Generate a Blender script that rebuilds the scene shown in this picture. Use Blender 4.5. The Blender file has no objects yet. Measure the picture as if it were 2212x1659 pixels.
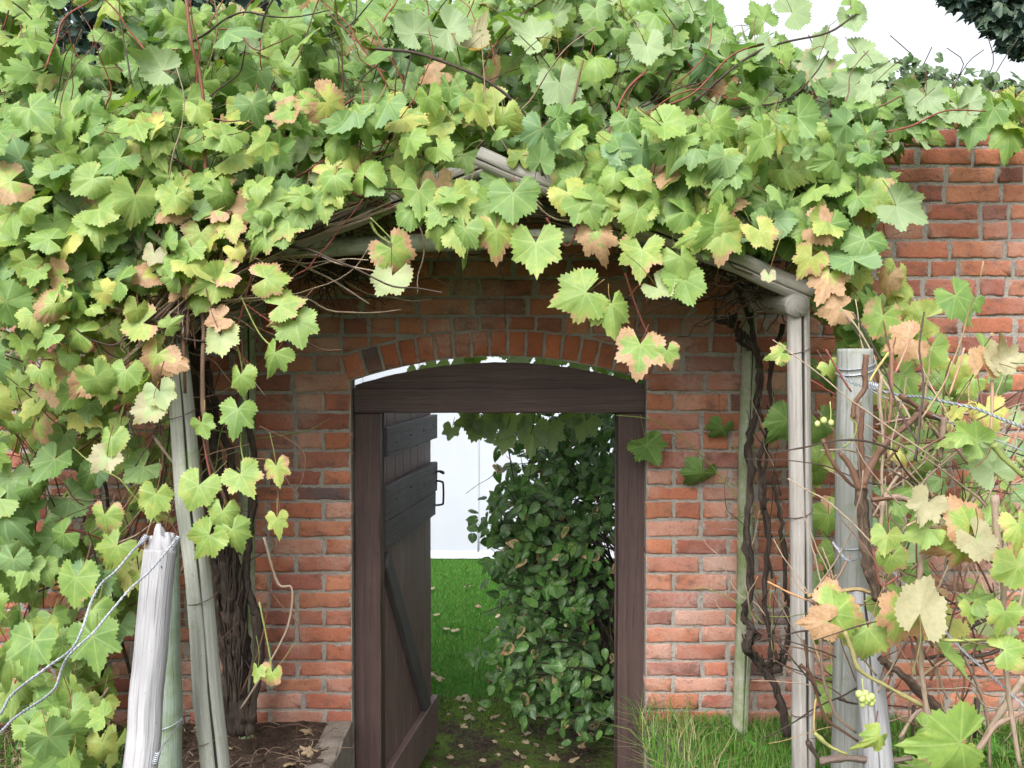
import bpy, bmesh, math, random
import numpy as np
from mathutils import Vector, Matrix
random.seed(7); rng = np.random.default_rng(7)
R = math.radians
scene = bpy.context.scene
col = scene.collection

# ------------------------------------------------------------------ camera
CAMZ, PITCH, F = 1.5, R(1.505), 2150.0
cd = bpy.data.cameras.new('camera'); cam = bpy.data.objects.new('camera', cd); col.objects.link(cam)
cd.sensor_width = 36; cd.lens = 36 * F / 2212; cd.clip_start = .05; cd.clip_end = 1000
cam.location = (0, 0, CAMZ); cam.rotation_euler = (R(90) - PITCH, 0, 0)
scene.camera = cam
scene.render.resolution_x, scene.render.resolution_y = 1024, 768

# ------------------------------------------------------------------ sky, sun, exposure
w = bpy.data.worlds.new('World'); scene.world = w; w.use_nodes = True
nt = w.node_tree; nt.nodes.clear()
SUN_EL, SUN_AZ = R(44), R(196)
sky = nt.nodes.new('ShaderNodeTexSky'); sky.sky_type = 'NISHITA'; sky.sun_disc = False
sky.sun_elevation = SUN_EL; sky.sun_rotation = SUN_AZ; sky.air_density = 1.0; sky.dust_density = 6.0; sky.ozone_density = 1.0
hs = nt.nodes.new('ShaderNodeHueSaturation'); hs.inputs['Saturation'].default_value = .22; hs.inputs['Value'].default_value = 1.3
bg = nt.nodes.new('ShaderNodeBackground'); bg.inputs['Strength'].default_value = .15
wo = nt.nodes.new('ShaderNodeOutputWorld')
nt.links.new(sky.outputs[0], hs.inputs['Color']); nt.links.new(hs.outputs[0], bg.inputs['Color']); nt.links.new(bg.outputs[0], wo.inputs['Surface'])
sd = bpy.data.lights.new('sun', 'SUN'); sd.energy = .75; sd.angle = R(35); sd.color = (1, .98, .95)
so = bpy.data.objects.new('sun', sd); col.objects.link(so)
# light comes from behind and left of the camera, high up
sdir = Vector((math.sin(SUN_AZ) * math.cos(SUN_EL), math.cos(SUN_AZ) * math.cos(SUN_EL), math.sin(SUN_EL)))
so.rotation_euler = sdir.to_track_quat('Z', 'Y').to_euler()
scene.view_settings.view_transform = 'Standard'; scene.view_settings.look = 'None'
scene.view_settings.exposure = 0.92; scene.view_settings.gamma = 1

def at(px, py, Y):
    """point seen at photograph position (2212 wide) at distance Y"""
    a = (px - 1106) / F; b = -(py - 829.5) / F
    c, s = math.cos(PITCH), math.sin(PITCH)
    k = Y / (c + b * s)
    return Vector((a * k, Y, CAMZ + k * (b * c - s)))

# ------------------------------------------------------------------ object helpers
def empty(name, loc=(0, 0, 0)):
    o = bpy.data.objects.new(name, None); o.empty_display_size = .1; o.location = loc; col.objects.link(o); return o
def tag(o, label=None, cat=None, group=None, kind=None):
    if label: o['label'] = label
    if cat: o['category'] = cat
    if group: o['group'] = group
    if kind: o['kind'] = kind
    return o

def build(name, V, F4=None, F3=None, uv=None, tint=None, mat=None, parent=None, smooth=True):
    V = np.asarray(V, np.float32).reshape(-1, 3)
    if parent is not None:
        q = parent
        while q is not None: V = V - np.array(q.location, np.float32); q = q.parent
    F4 = np.zeros((0, 4), np.int32) if F4 is None or len(F4) == 0 else np.asarray(F4, np.int32)
    F3 = np.zeros((0, 3), np.int32) if F3 is None or len(F3) == 0 else np.asarray(F3, np.int32)
    me = bpy.data.meshes.new(name)
    me.vertices.add(len(V)); me.vertices.foreach_set('co', V.ravel())
    loops = np.concatenate([F4.ravel(), F3.ravel()]).astype(np.int32)
    me.loops.add(len(loops)); me.loops.foreach_set('vertex_index', loops)
    n4, n3 = len(F4), len(F3)
    me.polygons.add(n4 + n3)
    st = np.concatenate([np.arange(n4) * 4, n4 * 4 + np.arange(n3) * 3]).astype(np.int32)
    me.polygons.foreach_set('loop_start', st)
    me.polygons.foreach_set('use_smooth', np.full(n4 + n3, smooth))
    me.update(calc_edges=True)
    if uv is not None:
        l = me.uv_layers.new(name='UVMap'); l.data.foreach_set('uv', np.asarray(uv, np.float32)[loops].ravel())
    if tint is not None:
        a = me.color_attributes.new('tint', 'FLOAT_COLOR', 'POINT'); a.data.foreach_set('color', np.asarray(tint, np.float32).ravel())
    me.validate()
    o = bpy.data.objects.new(name, me); col.objects.link(o)
    if mat: me.materials.append(mat)
    if parent is not None: o.parent = parent
    return o

class MB:
    def __init__(s): s.v = []; s.f4 = []; s.f3 = []; s.uv = []; s.t = []; s.n = 0
    def add(s, V, f4=None, f3=None, uv=None, t=None):
        V = np.asarray(V, float).reshape(-1, 3)
        if f4 is not None and len(f4): s.f4.append(np.asarray(f4, int) + s.n)
        if f3 is not None and len(f3): s.f3.append(np.asarray(f3, int) + s.n)
        s.v.append(V); s.uv.append(np.zeros((len(V), 2)) if uv is None else np.asarray(uv, float))
        tt = np.zeros((len(V), 4)); 
        if t is not None: tt[:] = t
        s.t.append(tt); s.n += len(V)
    def obj(s, name, mat, parent=None, smooth=True):
        c = lambda L, k: np.concatenate(L) if L else None
        return build(name, np.concatenate(s.v), c(s.f4, 4), c(s.f3, 3), np.concatenate(s.uv), np.concatenate(s.t), mat, parent, smooth)

def smooth_pts(pts, rad, n=4):
    P = np.array([list(p) for p in pts], float); r = np.array(rad, float) if np.ndim(rad) else np.full(len(P), rad)
    if len(P) < 3 or n < 2: return P, r
    Q = np.vstack([2 * P[0] - P[1], P, 2 * P[-1] - P[-2]]); out = []; ro = []
    for i in range(len(P) - 1):
        a, b, c, d = Q[i:i + 4]
        for j in range(n):
            t = j / n
            out.append(.5 * (2 * b + (c - a) * t + (2 * a - 5 * b + 4 * c - d) * t * t + (3 * b - a - 3 * c + d) * t ** 3)); ro.append(r[i] * (1 - t) + r[i + 1] * t)
    out.append(P[-1]); ro.append(r[-1])
    return np.array(out), np.array(ro)

def tube(mb, pts, rad, sides=8, n=4, jit=0., rough=0., groove=None, t=None, cap=True, knots=0.):
    P, r = smooth_pts(pts, rad, n)
    if jit: P = P + rng.normal(0, jit, P.shape) * np.r_[0, np.ones(len(P) - 2), 0][:, None] if len(P) > 2 else P
    T = np.gradient(P, axis=0); T /= np.linalg.norm(T, axis=1)[:, None] + 1e-9
    up = np.array([0, 0, 1.]) if abs(T[0][2]) < .8 else np.array([0, 1., 0])
    a = np.cross(T[0], up); a /= np.linalg.norm(a); A = [a]
    for i in range(1, len(P)):
        a = A[-1] - T[i] * np.dot(A[-1], T[i]); a /= np.linalg.norm(a) + 1e-9; A.append(a)
    A = np.array(A); B = np.cross(T, A)
    if groove is None: th = np.linspace(0, 2 * np.pi, sides + 1)
    else:
        g, gw, gd = groove; th = np.sort(np.concatenate([np.linspace(0, 2 * np.pi, sides + 1), [g - gw, g - gw * .3, g, g + gw * .3, g + gw]])); th = np.clip(th, 0, 2 * np.pi)
    L = np.concatenate([[0], np.cumsum(np.linalg.norm(np.diff(P, axis=0), axis=1))])
    m, k = len(P), len(th)
    rr = r[:, None] * np.ones((m, k)); gt = None
    if rough:
        nz = rng.normal(0, rough, (m, k)); nz[:, -1] = nz[:, 0]; rr = rr * (1 + nz)
    if knots:
        rr = rr * (1 + knots * (rng.random(m) ** 4))[:, None]
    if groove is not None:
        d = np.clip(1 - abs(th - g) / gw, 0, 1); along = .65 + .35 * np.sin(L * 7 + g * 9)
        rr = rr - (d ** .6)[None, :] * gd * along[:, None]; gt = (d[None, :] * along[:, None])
    V = P[:, None, :] + rr[..., None] * (np.cos(th)[None, :, None] * A[:, None, :] + np.sin(th)[None, :, None] * B[:, None, :])
    uv = np.stack(np.broadcast_arrays(th[None, :] / (2 * np.pi) * 2 * np.pi * r.mean(), L[:, None]), -1)
    i = np.arange(m - 1)[:, None] * k + np.arange(k - 1)[None, :]
    f4 = np.stack([i, i + 1, i + 1 + k, i + k], -1).reshape(-1, 4)
    V = V.reshape(-1, 3); uv = uv.reshape(-1, 2); f3 = []
    if cap:
        c0, c1 = len(V), len(V) + 1
        V = np.vstack([V, P[0], P[-1]]); uv = np.vstack([uv, [0, 0], [0, L[-1]]])
        for j in range(k - 1):
            f3 += [[c0, j + 1, j], [c1, (m - 1) * k + j, (m - 1) * k + j + 1]]
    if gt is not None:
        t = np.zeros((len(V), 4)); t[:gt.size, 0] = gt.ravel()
    mb.add(V, f4, f3, uv, t)

# ------------------------------------------------------------------ materials
def mat(name):
    m = bpy.data.materials.new(name); m.use_nodes = True; t = m.node_tree; t.nodes.clear()
    return m, t
class N:
    def __init__(s, t): s.t = t
    def n(s, ty, **k):
        x = s.t.nodes.new(ty)
        for a, b in k.items():
            if a.startswith('i_'): x.inputs[a[2:].replace('_', ' ')].default_value = b
            else: setattr(x, a, b)
        return x
    def l(s, a, b): s.t.links.new(a, b)
    def math(s, op, a, b=None, c=None, clamp=False):
        x = s.t.nodes.new('ShaderNodeMath'); x.operation = op; x.use_clamp = clamp
        for i, q in enumerate((a, b, c)):
            if q is None: continue
            if isinstance(q, (int, float)): x.inputs[i].default_value = q
            else: s.l(q, x.inputs[i])
        return x.outputs[0]
    def mix(s, f, a, b, bt='MIX'):
        x = s.t.nodes.new('ShaderNodeMix'); x.data_type = 'RGBA'; x.blend_type = bt; x.clamp_factor = True
        for i, q in ((0, f), (6, a), (7, b)):
            if isinstance(q, (int, float)): x.inputs[i].default_value = q
            elif isinstance(q, tuple): x.inputs[i].default_value = q if len(q) == 4 else (*q, 1)
            else: s.l(q, x.inputs[i])
        return x.outputs[2]
    def ramp(s, f, *stops):
        x = s.t.nodes.new('ShaderNodeValToRGB'); e = x.color_ramp.elements
        while len(e) < len(stops): e.new(.5)
        for i, (p, c) in enumerate(stops): e[i].position = p; e[i].color = (c, c, c, 1) if isinstance(c, (int, float)) else (*c, 1)
        s.l(f, x.inputs[0]); return x.outputs[0]
    def noise(s, vec, scale, detail=4, rough=.55, dist=0., w=None):
        x = s.t.nodes.new('ShaderNodeTexNoise'); x.inputs['Scale'].default_value = scale; x.inputs['Detail'].default_value = detail
        x.inputs['Roughness'].default_value = rough; x.inputs['Distortion'].default_value = dist
        if vec is not None: s.l(vec, x.inputs['Vector'])
        return x.outputs[0]
    def maprange(s, v, a, b, c=0., d=1.):
        x = s.t.nodes.new('ShaderNodeMapRange'); x.clamp = True
        for i, q in ((1, a), (2, b), (3, c), (4, d)): x.inputs[i].default_value = q
        s.l(v, x.inputs[0]); return x.outputs[0]
    def mapping(s, vec, sc):
        x = s.t.nodes.new('ShaderNodeMapping'); x.inputs['Scale'].default_value = sc; s.l(vec, x.inputs['Vector']); return x.outputs[0]
    def finish(s, color, rough=.8, bump=None, bd=.01, bs=.6, spec=.4, metal=0., transl=None):
        p = s.t.nodes.new('ShaderNodeBsdfPrincipled'); o = s.t.nodes.new('ShaderNodeOutputMaterial')
        if isinstance(color, tuple): p.inputs['Base Color'].default_value = (*color, 1)
        else: s.l(color, p.inputs['Base Color'])
        if isinstance(rough, (int, float)): p.inputs['Roughness'].default_value = rough
        else: s.l(rough, p.inputs['Roughness'])
        p.inputs['Specular IOR Level'].default_value = spec; p.inputs['Metallic'].default_value = metal
        if bump is not None:
            b = s.t.nodes.new('ShaderNodeBump'); b.inputs['Distance'].default_value = bd; b.inputs['Strength'].default_value = bs
            s.l(bump, b.inputs['Height']); s.l(b.outputs[0], p.inputs['Normal'])
        if transl is not None:
            fac, tc = transl
            tr = s.t.nodes.new('ShaderNodeBsdfTranslucent'); s.l(tc, tr.inputs['Color'])
            mx = s.t.nodes.new('ShaderNodeMixShader'); mx.inputs[0].default_value = fac
            s.l(p.outputs[0], mx.inputs[1]); s.l(tr.outputs[0], mx.inputs[2]); s.l(mx.outputs[0], o.inputs[0])
        else: s.l(p.outputs[0], o.inputs[0])

def m_brick():
    m, t = mat('old_red_brick'); q = N(t)
    a = q.n('ShaderNodeAttribute', attribute_name='tint'); g = q.n('ShaderNodeNewGeometry').outputs['Position']
    n1 = q.noise(g, 9, 5, .6); n2 = q.noise(g, 60, 4, .65); n3 = q.noise(g, 240, 3, .6); n4 = q.noise(g, 3.1, 3)
    c = q.mix(q.maprange(n1, .35, .7), a.outputs['Color'], (.27, .095, .055), 'MIX')
    c = q.mix(.6, a.outputs['Color'], c)
    c = q.mix(q.maprange(n2, .57, .74, 0, .8), c, (.09, .05, .04))
    c = q.mix(q.maprange(n3, .63, .75, 0, .7), c, (.05, .035, .03))
    c = q.mix(q.math('MULTIPLY', q.maprange(n4, .52, .7), q.maprange(n2, .3, .55, 0, .45)), c, (.48, .40, .36))
    n5 = q.noise(q.mapping(g, (1.3, 1, 2.2)), 7, 4, .7)
    c = q.mix(q.maprange(n5, .54, .70, 0, .7), c, (.10, .065, .055))
    ms = q.math('ADD', a.outputs['Alpha'], q.math('MULTIPLY', q.math('SUBTRACT', q.noise(g, 34, 4, .7), .5), 2.2)); c = q.mix(q.maprange(ms, .0, .24, .75, 0), c, q.mix(n3, (.20, .17, .145), (.46, .42, .37)))
    h = q.math('ADD', q.math('MULTIPLY', n2, .7), q.math('MULTIPLY', n3, .3)); h = q.math('ADD', h, q.math('MULTIPLY', n1, 1.3))
    q.finish(c, .9, h, .007, .9, .2); return m
def m_mortar():
    m, t = mat('lime_mortar'); q = N(t); g = q.n('ShaderNodeNewGeometry').outputs['Position']
    n1 = q.noise(g, 14, 4, .6); n2 = q.noise(g, 110, 4, .7); n3 = q.noise(g, 45, 4, .7)
    c = q.mix(n1, (.21, .19, .17), (.42, .385, .345))
    c = q.mix(q.maprange(n3, .55, .70, 0, .7), c, (.17, .14, .12))
    c = q.mix(q.maprange(n2, .58, .7), c, (.07, .06, .05))
    q.finish(c, .95, q.math('ADD', n2, n3), .008, 1, .15); return m
def m_wood(name, base, light, dark, axis=None, crack=.5, moss=0., rough=.75):
    m, t = mat(name); q = N(t)
    if axis is None:
        v = q.n('ShaderNodeUVMap').outputs[0]; sc = (60, 2.2, 1); sc2 = (160, 4, 1)
    else:
        v = q.n('ShaderNodeTexCoord').outputs['Object']; sc = [45, 45, 45]; sc[axis] = 1.8; sc2 = [150, 150, 150]; sc2[axis] = 5
    g = q.n('ShaderNodeNewGeometry').outputs['Position']
    a = q.noise(q.mapping(v, tuple(sc)), 1, 5, .65, .6); b = q.noise(q.mapping(v, tuple(sc2)), 1, 3, .6); big = q.noise(g, 5, 3)
    c = q.mix(q.maprange(a, .3, .7), base, light); c = q.mix(q.maprange(big, .4, .7, 0, .6), c, base)
    c = q.mix(q.maprange(b, .55, .7, 0, crack), c, dark); c = q.mix(q.maprange(a, .68, .74, 0, crack), c, dark)
    sp = q.noise(g, 90, 3, .7); c = q.mix(q.maprange(sp, .66, .74, 0, .7), c, tuple(x * .4 for x in base))
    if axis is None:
        at_ = q.n('ShaderNodeAttribute', attribute_name='tint'); c = q.mix(q.maprange(at_.outputs['Fac'], .03, .13, 0, .95), c, tuple(x * .28 for x in dark))  # groove mask darkens the colour: painted shade inside the split, with weathered wood
    if moss:
        mo = q.noise(g, 12, 5, .7); c = q.mix(q.maprange(mo, .62 - moss * .3, .85 - moss * .3, 0, .75), c, (.10, .145, .035))
    q.finish(c, rough, q.math('ADD', a, b), .004, .8, .25); return m
def m_bark(name, base, dark):
    m, t = mat(name); q = N(t); v = q.n('ShaderNodeUVMap').outputs[0]; g = q.n('ShaderNodeNewGeometry').outputs['Position']
    a = q.noise(q.mapping(v, (110, 10, 1)), 1, 5, .7, 1.2); b = q.noise(g, 30, 4)
    c = q.mix(q.maprange(a, .35, .62), dark, base); c = q.mix(q.maprange(b, .55, .7, 0, .5), c, tuple(x * 1.6 for x in base))
    q.finish(c, .9, a, .012, 1, .15); return m
def m_cane():
    m, t = mat('vine_cane'); q = N(t); a = q.n('ShaderNodeAttribute', attribute_name='tint'); v = q.n('ShaderNodeUVMap').outputs[0]
    n = q.noise(q.mapping(v, (400, 40, 1)), 1, 4, .6)
    c = q.mix(q.maprange(n, .5, .7, 0, .55), a.outputs['Color'], (.03, .018, .012))
    q.finish(c, .65, n, .002, .6, .3); return m
def m_leaf(name='vine_leaf', greens=((.115, .225, .055), (.225, .345, .075), (.50, .48, .13)), glau=(.14, .26, .15), under=(.34, .42, .26), transl=.36, brown=(.33, .17, .085), tc=(1.15, 1.2, .45), rough=.5, spec=.4):
    m, t = mat(name); q = N(t)
    a = q.n('ShaderNodeAttribute', attribute_name='tint'); sp = q.n('ShaderNodeSeparateColor'); q.l(a.outputs['Color'], sp.inputs[0])
    ye, br, rd = sp.outputs; edge = a.outputs['Alpha']
    geo = q.n('ShaderNodeNewGeometry'); g = geo.outputs['Position']
    uv = q.n('ShaderNodeUVMap').outputs[0]; su = q.n('ShaderNodeSeparateXYZ'); q.l(uv, su.inputs[0]); x, y, _ = su.outputs
    n1 = q.noise(g, 28, 4, .6); n2 = q.noise(g, 95, 3, .6)
    yy = q.math('ADD', ye, q.math('MULTIPLY', q.math('SUBTRACT', n1, .5), 1.0))
    yy = q.math('ADD', yy, q.math('MULTIPLY', q.math('MULTIPLY', edge, edge), q.math('MULTIPLY', ye, .35)))
    c = q.mix(q.maprange(yy, 0, .5), greens[0], greens[1]); c = q.mix(q.maprange(yy, .5, 1.05), c, greens[2])
    # some leaves are a bluer, waxier green
    c = q.mix(q.math('MULTIPLY', q.maprange(rd, .6, 1.05), q.maprange(ye, .45, .1, 0, .85)), c, glau)
    # main veins: rays from the stalk
    ang = q.math('ABSOLUTE', q.math('ARCTAN2', x, y)); rr = q.math('SQRT', q.math('ADD', q.math('MULTIPLY', x, x), q.math('MULTIPLY', y, y)))
    ds = [q.math('ABSOLUTE', q.math('SUBTRACT', ang, k)) for k in (0., .86, 1.72, 2.45)]
    d = q.math('MINIMUM', q.math('MINIMUM', ds[0], ds[1]), q.math('MINIMUM', ds[2], ds[3]))
    d = q.math('MULTIPLY', d, rr)
    vein = q.maprange(d, .010, .032, 1, 0)
    sec = q.math('ABSOLUTE', q.math('SINE', q.math('ADD', q.math('MULTIPLY', rr, 24.), q.math('MULTIPLY', d, -46.))))
    vein2 = q.math('MULTIPLY', q.maprange(sec, 0, .22, .30, 0), q.maprange(rr, .3, .5))
    vein = q.math('MAXIMUM', vein, vein2)
    c = q.mix(q.math('MULTIPLY', vein, .45), c, q.mix(.5, c, (.55, .62, .25)))
    # withered brown rim and blotches
    bn = q.math('ADD', q.math('MULTIPLY', edge, .75), q.math('MULTIPLY', n1, 1.3)); bn = q.math('ADD', bn, q.math('MULTIPLY', n2, .35))
    bf = q.math('ADD', bn, q.math('MULTIPLY', br, 1.05)); 
    bmask = q.maprange(bf, 1.86, 1.99)
    bc = q.mix(n2, brown, (.58, .38, .23)); c = q.mix(bmask, c, bc)
    sp_ = q.noise(g, 330, 3, .6); c = q.mix(q.math('MULTIPLY', q.maprange(sp_, .62, .68, 0, .75), q.maprange(yy, .1, .6)), c, (.22, .10, .045)); c = q.mix(q.maprange(n2, .66, .74, 0, .7), c, q.mix(.5, c, (.22, .13, .05))); c = q.mix(q.maprange(n2, .3, .5, .35, 0), c, q.mix(.5, c, (.05, .13, .03)))
    top = q.mix(q.math('MULTIPLY', rd, .25), c, q.mix(.5, c, (.4, .5, .25)))
    und = q.mix(.62, c, under)
    cc = q.mix(geo.outputs['Backfacing'], top, und)
    tcol = q.mix(1., c, tc, 'MULTIPLY')
    q.finish(cc, rough, q.math('ADD', q.math('MULTIPLY', vein, -.6), n2), .0006, .5, spec, 0, (transl, tcol)); return m
def m_simple(name, c1, c2, scale=20, rough=.9, bd=.01, spec=.2, c3=None, metal=0.):
    m, t = mat(name); q = N(t); g = q.n('ShaderNodeNewGeometry').outputs['Position']
    a = q.noise(g, scale, 5, .65); b = q.noise(g, scale * 5, 4, .7)
    c = q.mix(q.maprange(a, .35, .65), c1, c2)
    if c3: c = q.mix(q.maprange(b, .55, .68), c, c3)
    q.finish(c, rough, q.math('ADD', a, b), bd, .8, spec, metal); return m
def m_attr(name, rough=.6, spec=.3, transl=None):
    m, t = mat(name); q = N(t); a = q.n('ShaderNodeAttribute', attribute_name='tint')
    q.finish(a.outputs['Color'], rough, None, spec=spec, transl=(transl, a.outputs['Color']) if transl else None); return m

M = dict(
    brick=m_brick(), mortar=m_mortar(),
    pale=m_wood('weathered_pale_wood', (.26, .24, .22), (.43, .41, .39), (.12, .10, .09), None, .45),
    dgrey=m_wood('blue_grey_wood', (.18, .19, .175), (.32, .325, .31), (.08, .075, .07), None, .8, .3),
    rail=m_wood('mossy_rail_wood', (.30, .31, .26), (.44, .45, .39), (.09, .09, .07), None, .6, .6),
    dgreen=m_wood('green_tinged_wood', (.17, .22, .17), (.26, .32, .26), (.09, .10, .08), None, .4, .4),
    white=m_wood('bleached_wood', (.22, .22, .23), (.43, .43, .45), (.12, .11, .11), None, .75),
    green=m_wood('mossy_wood', (.24, .25, .19), (.36, .37, .29), (.09, .09, .06), None, .5, .8),
    grey=m_wood('grey_green_wood', (.22, .23, .20), (.36, .37, .33), (.12, .12, .1), None, .4, .25),
    dp=m_wood('brown_stained_planks', (.13, .085, .08), (.20, .135, .125), (.025, .017, .017), 2, .6, 0, .55),
    dz=m_wood('brown_stained_wood_upright', (.046, .029, .027), (.082, .052, .048), (.016, .011, .012), 2, .6, 0, .55),
    dx=m_wood('brown_stained_wood_level', (.046, .029, .027), (.080, .051, .047), (.016, .011, .012), 0, .6, 0, .55),
    dy=m_wood('grey_stained_ledge', (.065, .058, .062), (.11, .10, .108), (.012, .012, .014), 0, .5, 0, .6),
    bark=m_bark('vine_bark', (.075, .058, .048), (.022, .016, .013)), bark2=m_bark('peeling_bark', (.21, .15, .11), (.06, .042, .034)), tbark=m_bark('tree_bark', (.09, .075, .06), (.02, .016, .013)),
    cane=m_cane(), leaf=m_leaf(),
    shade=m_leaf('shrub_leaf', ((.028, .095, .022), (.075, .20, .035), (.28, .36, .08)), (.045, .12, .065), (.11, .19, .11), .22, tc=(1.1, 1.3, .5), rough=.4),
    ivy=m_leaf('ivy_leaf', ((.02, .055, .018), (.05, .11, .03), (.2, .25, .06)), (.03, .06, .045), (.09, .13, .07), .12, tc=(1, 1.1, .5), rough=.4),
    tree=m_leaf('dark_tree_leaf', ((.028, .06, .055), (.045, .09, .07), (.08, .13, .06)), (.04, .075, .09), (.06, .10, .10), .08, tc=(1, 1, 1), rough=.5),
    wire=m_simple('galvanised_wire', (.28, .31, .35), (.42, .45, .5), 60, .45, .001, .5, (.2, .16, .13), .5),
    rust=m_simple('rusty_wire', (.10, .07, .06), (.16, .11, .09), 60, .8, .001),
    iron=m_simple('black_iron', (.015, .015, .018), (.03, .03, .035), 60, .45, .001, .5),
    soil=m_simple('brown_soil', (.06, .042, .032), (.12, .085, .065), 18, .95, .03, .1, (.035, .024, .018)),
    grassy=m_simple('grassy_soil', (.05, .075, .02), (.08, .10, .03), 10, .95, .03, .1, (.05, .035, .02)),
    lawn=m_simple('lawn_ground', (.035, .10, .012), (.05, .14, .018), 6, .95, .02, .1),
    concrete=m_simple('old_concrete', (.14, .115, .095), (.25, .22, .19), 12, .9, .006, .2, (.12, .1, .08)),
    grass=m_attr('grass_blades', .5, .3, .3), dead=m_leaf('dead_leaf', ((.16, .10, .06), (.30, .20, .13), (.45, .34, .25)), (.4, .36, .3), (.42, .33, .27), .1, tc=(1, 1, 1), rough=.8, brown=(.16, .09, .05)),
    grape=m_simple('green_grape', (.33, .40, .12), (.42, .47, .18), 60, .35, .0005, .5),
)
def m_path():
    m, t = mat('mossy_path'); q = N(t); g = q.n('ShaderNodeNewGeometry').outputs['Position']
    a = q.noise(g, 4, 5, .65); b = q.noise(g, 40, 5, .7); c = q.mix(q.maprange(b, .4, .65), (.030, .022, .015), (.075, .058, .042))
    c = q.mix(q.math('MULTIPLY', q.maprange(a, .38, .56), q.maprange(b, .3, .5)), c, (.075, .125, .02)); q.finish(c, .95, b, .02, .9, .1); return m
def m_tarp():
    m, t = mat('white_tent_fabric'); q = N(t); g = q.n('ShaderNodeNewGeometry').outputs['Position']
    a = q.noise(q.mapping(g, (1, 1, .35)), 3, 5, .6); b = q.noise(q.mapping(g, (1, 1, 3)), 2, 4, .6); c = q.mix(a, (.42, .45, .52), (.50, .52, .58))
    q.finish(c, .6, q.math('ADD', a, b), .008, .3, .15, 0); return m
M['path'] = m_path(); M['tarp'] = m_tarp()

# ------------------------------------------------------------------ ground
def grid_sheet(name, x0, x1, y0, y1, z, nx, ny, amp, m, skirt=0, xf=None):
    xs = np.linspace(x0, x1, nx); ys = np.linspace(y0, y1, ny); X, Y = np.meshgrid(xs, ys)
    Z = z + amp * (np.sin(X * 5.1 + Y * 3) * .4 + np.sin(X * 13 - Y * 9) * .25 + rng.normal(0, .35, X.shape))
    V = np.stack([X, Y, Z], -1).reshape(-1, 3)
    i = np.arange(ny - 1)[:, None] * nx + np.arange(nx - 1)[None]
    f = np.stack([i, i + 1, i + 1 + nx, i + nx], -1).reshape(-1, 4)
    if skirt:
        mb = MB(); mb.add(V, f)
        for line in (V[::nx], V[nx - 1::nx]):
            L = np.array(line); W = L.copy(); W[:, 2] = z - skirt; k = len(L)
            j = np.arange(k - 1); mb.add(np.vstack([L, W]), np.stack([j, j + 1, j + 1 + k, j + k], -1))
        return tag(mb.obj(name, m), kind='structure')
    return tag(build(name, V, f, mat=m), kind='structure')
PZ = -.57
grid_sheet('ground', -60, 60, -20, 120, PZ - .012, 60, 60, .0, M['lawn'])
grid_sheet('path', -.8, .75, -2, 6.05, PZ, 60, 260, .006, M['path'])
grid_sheet('garden_bed', -7, -.70, -1.5, 4.06, 0, 180, 170, .012, M['soil'], .6)
grid_sheet('grass_verge', .60, 7, -1.5, 4.06, 0, 160, 150, .010, M['grassy'], .6)

def bevelbox(name, lo, hi, m, parent=None, bev=.005, cuts=0, jit=0., rot=None, origin=None):
    """box with worn bevelled edges; mesh kept local to its centre"""
    lo = Vector(lo); hi = Vector(hi); c = (lo + hi) / 2; s = hi - lo
    bm = bmesh.new(); bmesh.ops.create_cube(bm, size=1)
    for v in bm.verts: v.co = Vector((v.co.x * s.x, v.co.y * s.y, v.co.z * s.z))
    if cuts:
        ax = max(range(3), key=lambda i: s[i]); es = [e for e in bm.edges if abs((e.verts[0].co - e.verts[1].co)[ax]) > s[ax] * .9]
        bmesh.ops.subdivide_edges(bm, edges=es, cuts=cuts)
    bmesh.ops.bevel(bm, geom=[e for e in bm.edges if e.calc_face_angle(0) > .5], offset=bev, segments=2, affect='EDGES', profile=.6)
    if jit:
        for v in bm.verts: v.co += Vector(rng.normal(0, jit, 3))
    me = bpy.data.meshes.new(name); bm.to_mesh(me); bm.free(); me.materials.append(m)
    o = bpy.data.objects.new(name, me); col.objects.link(o)
    o.location = c - (Vector(origin) if origin else Vector((0, 0, 0)))
    if rot: o.rotation_euler = rot
    if parent: o.parent = parent
    return o

kl = tag(bevelbox('concrete_kerb', (-.755, 1.6, PZ - .05), (-.655, 4.045, .012), M['concrete'], bev=.012, cuts=24, jit=.004), 'low concrete kerb holding back the brown soil left of the path', 'kerb')
kr = tag(bevelbox('concrete_kerb', (.555, 1.6, PZ - .05), (.69, 4.045, .010), M['concrete'], bev=.012, cuts=24, jit=.004), 'low concrete kerb under overhanging grass right of the path', 'kerb')

# ------------------------------------------------------------------ brick wall
WY = 4.05
wall = empty('brick_wall', (0, WY, 0)); tag(wall, 'old red brick garden wall with a segmental arch over a doorway', 'wall')
OXL, OXR = -.657, .548                       # doorway in the outer leaf
cx = (OXL + OXR) / 2; hw = (OXR - OXL) / 2
zs = at(1060, 822, WY).z; rise = .098; Rad = (hw * hw + rise * rise) / (2 * rise); zc = zs + rise - Rad
def intr(x, dr=0.): 
    d = (Rad + dr) ** 2 - (x - cx) ** 2
    return zc + math.sqrt(max(d, 0))
ys = [238, 278, 318, 359, 397, 439, 478, 519, 560, 600, 642, 683, 724, 765, 805, 848, 890, 932, 973, 1014, 1050, 1083, 1123, 1162, 1200, 1238, 1278, 1317, 1353, 1389, 1428, 1463, 1497, 1534, 1571, 1609, 1646]
zr = [at(1106, y, WY).z for y in ys]
WT = zr[0] + .04
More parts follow.
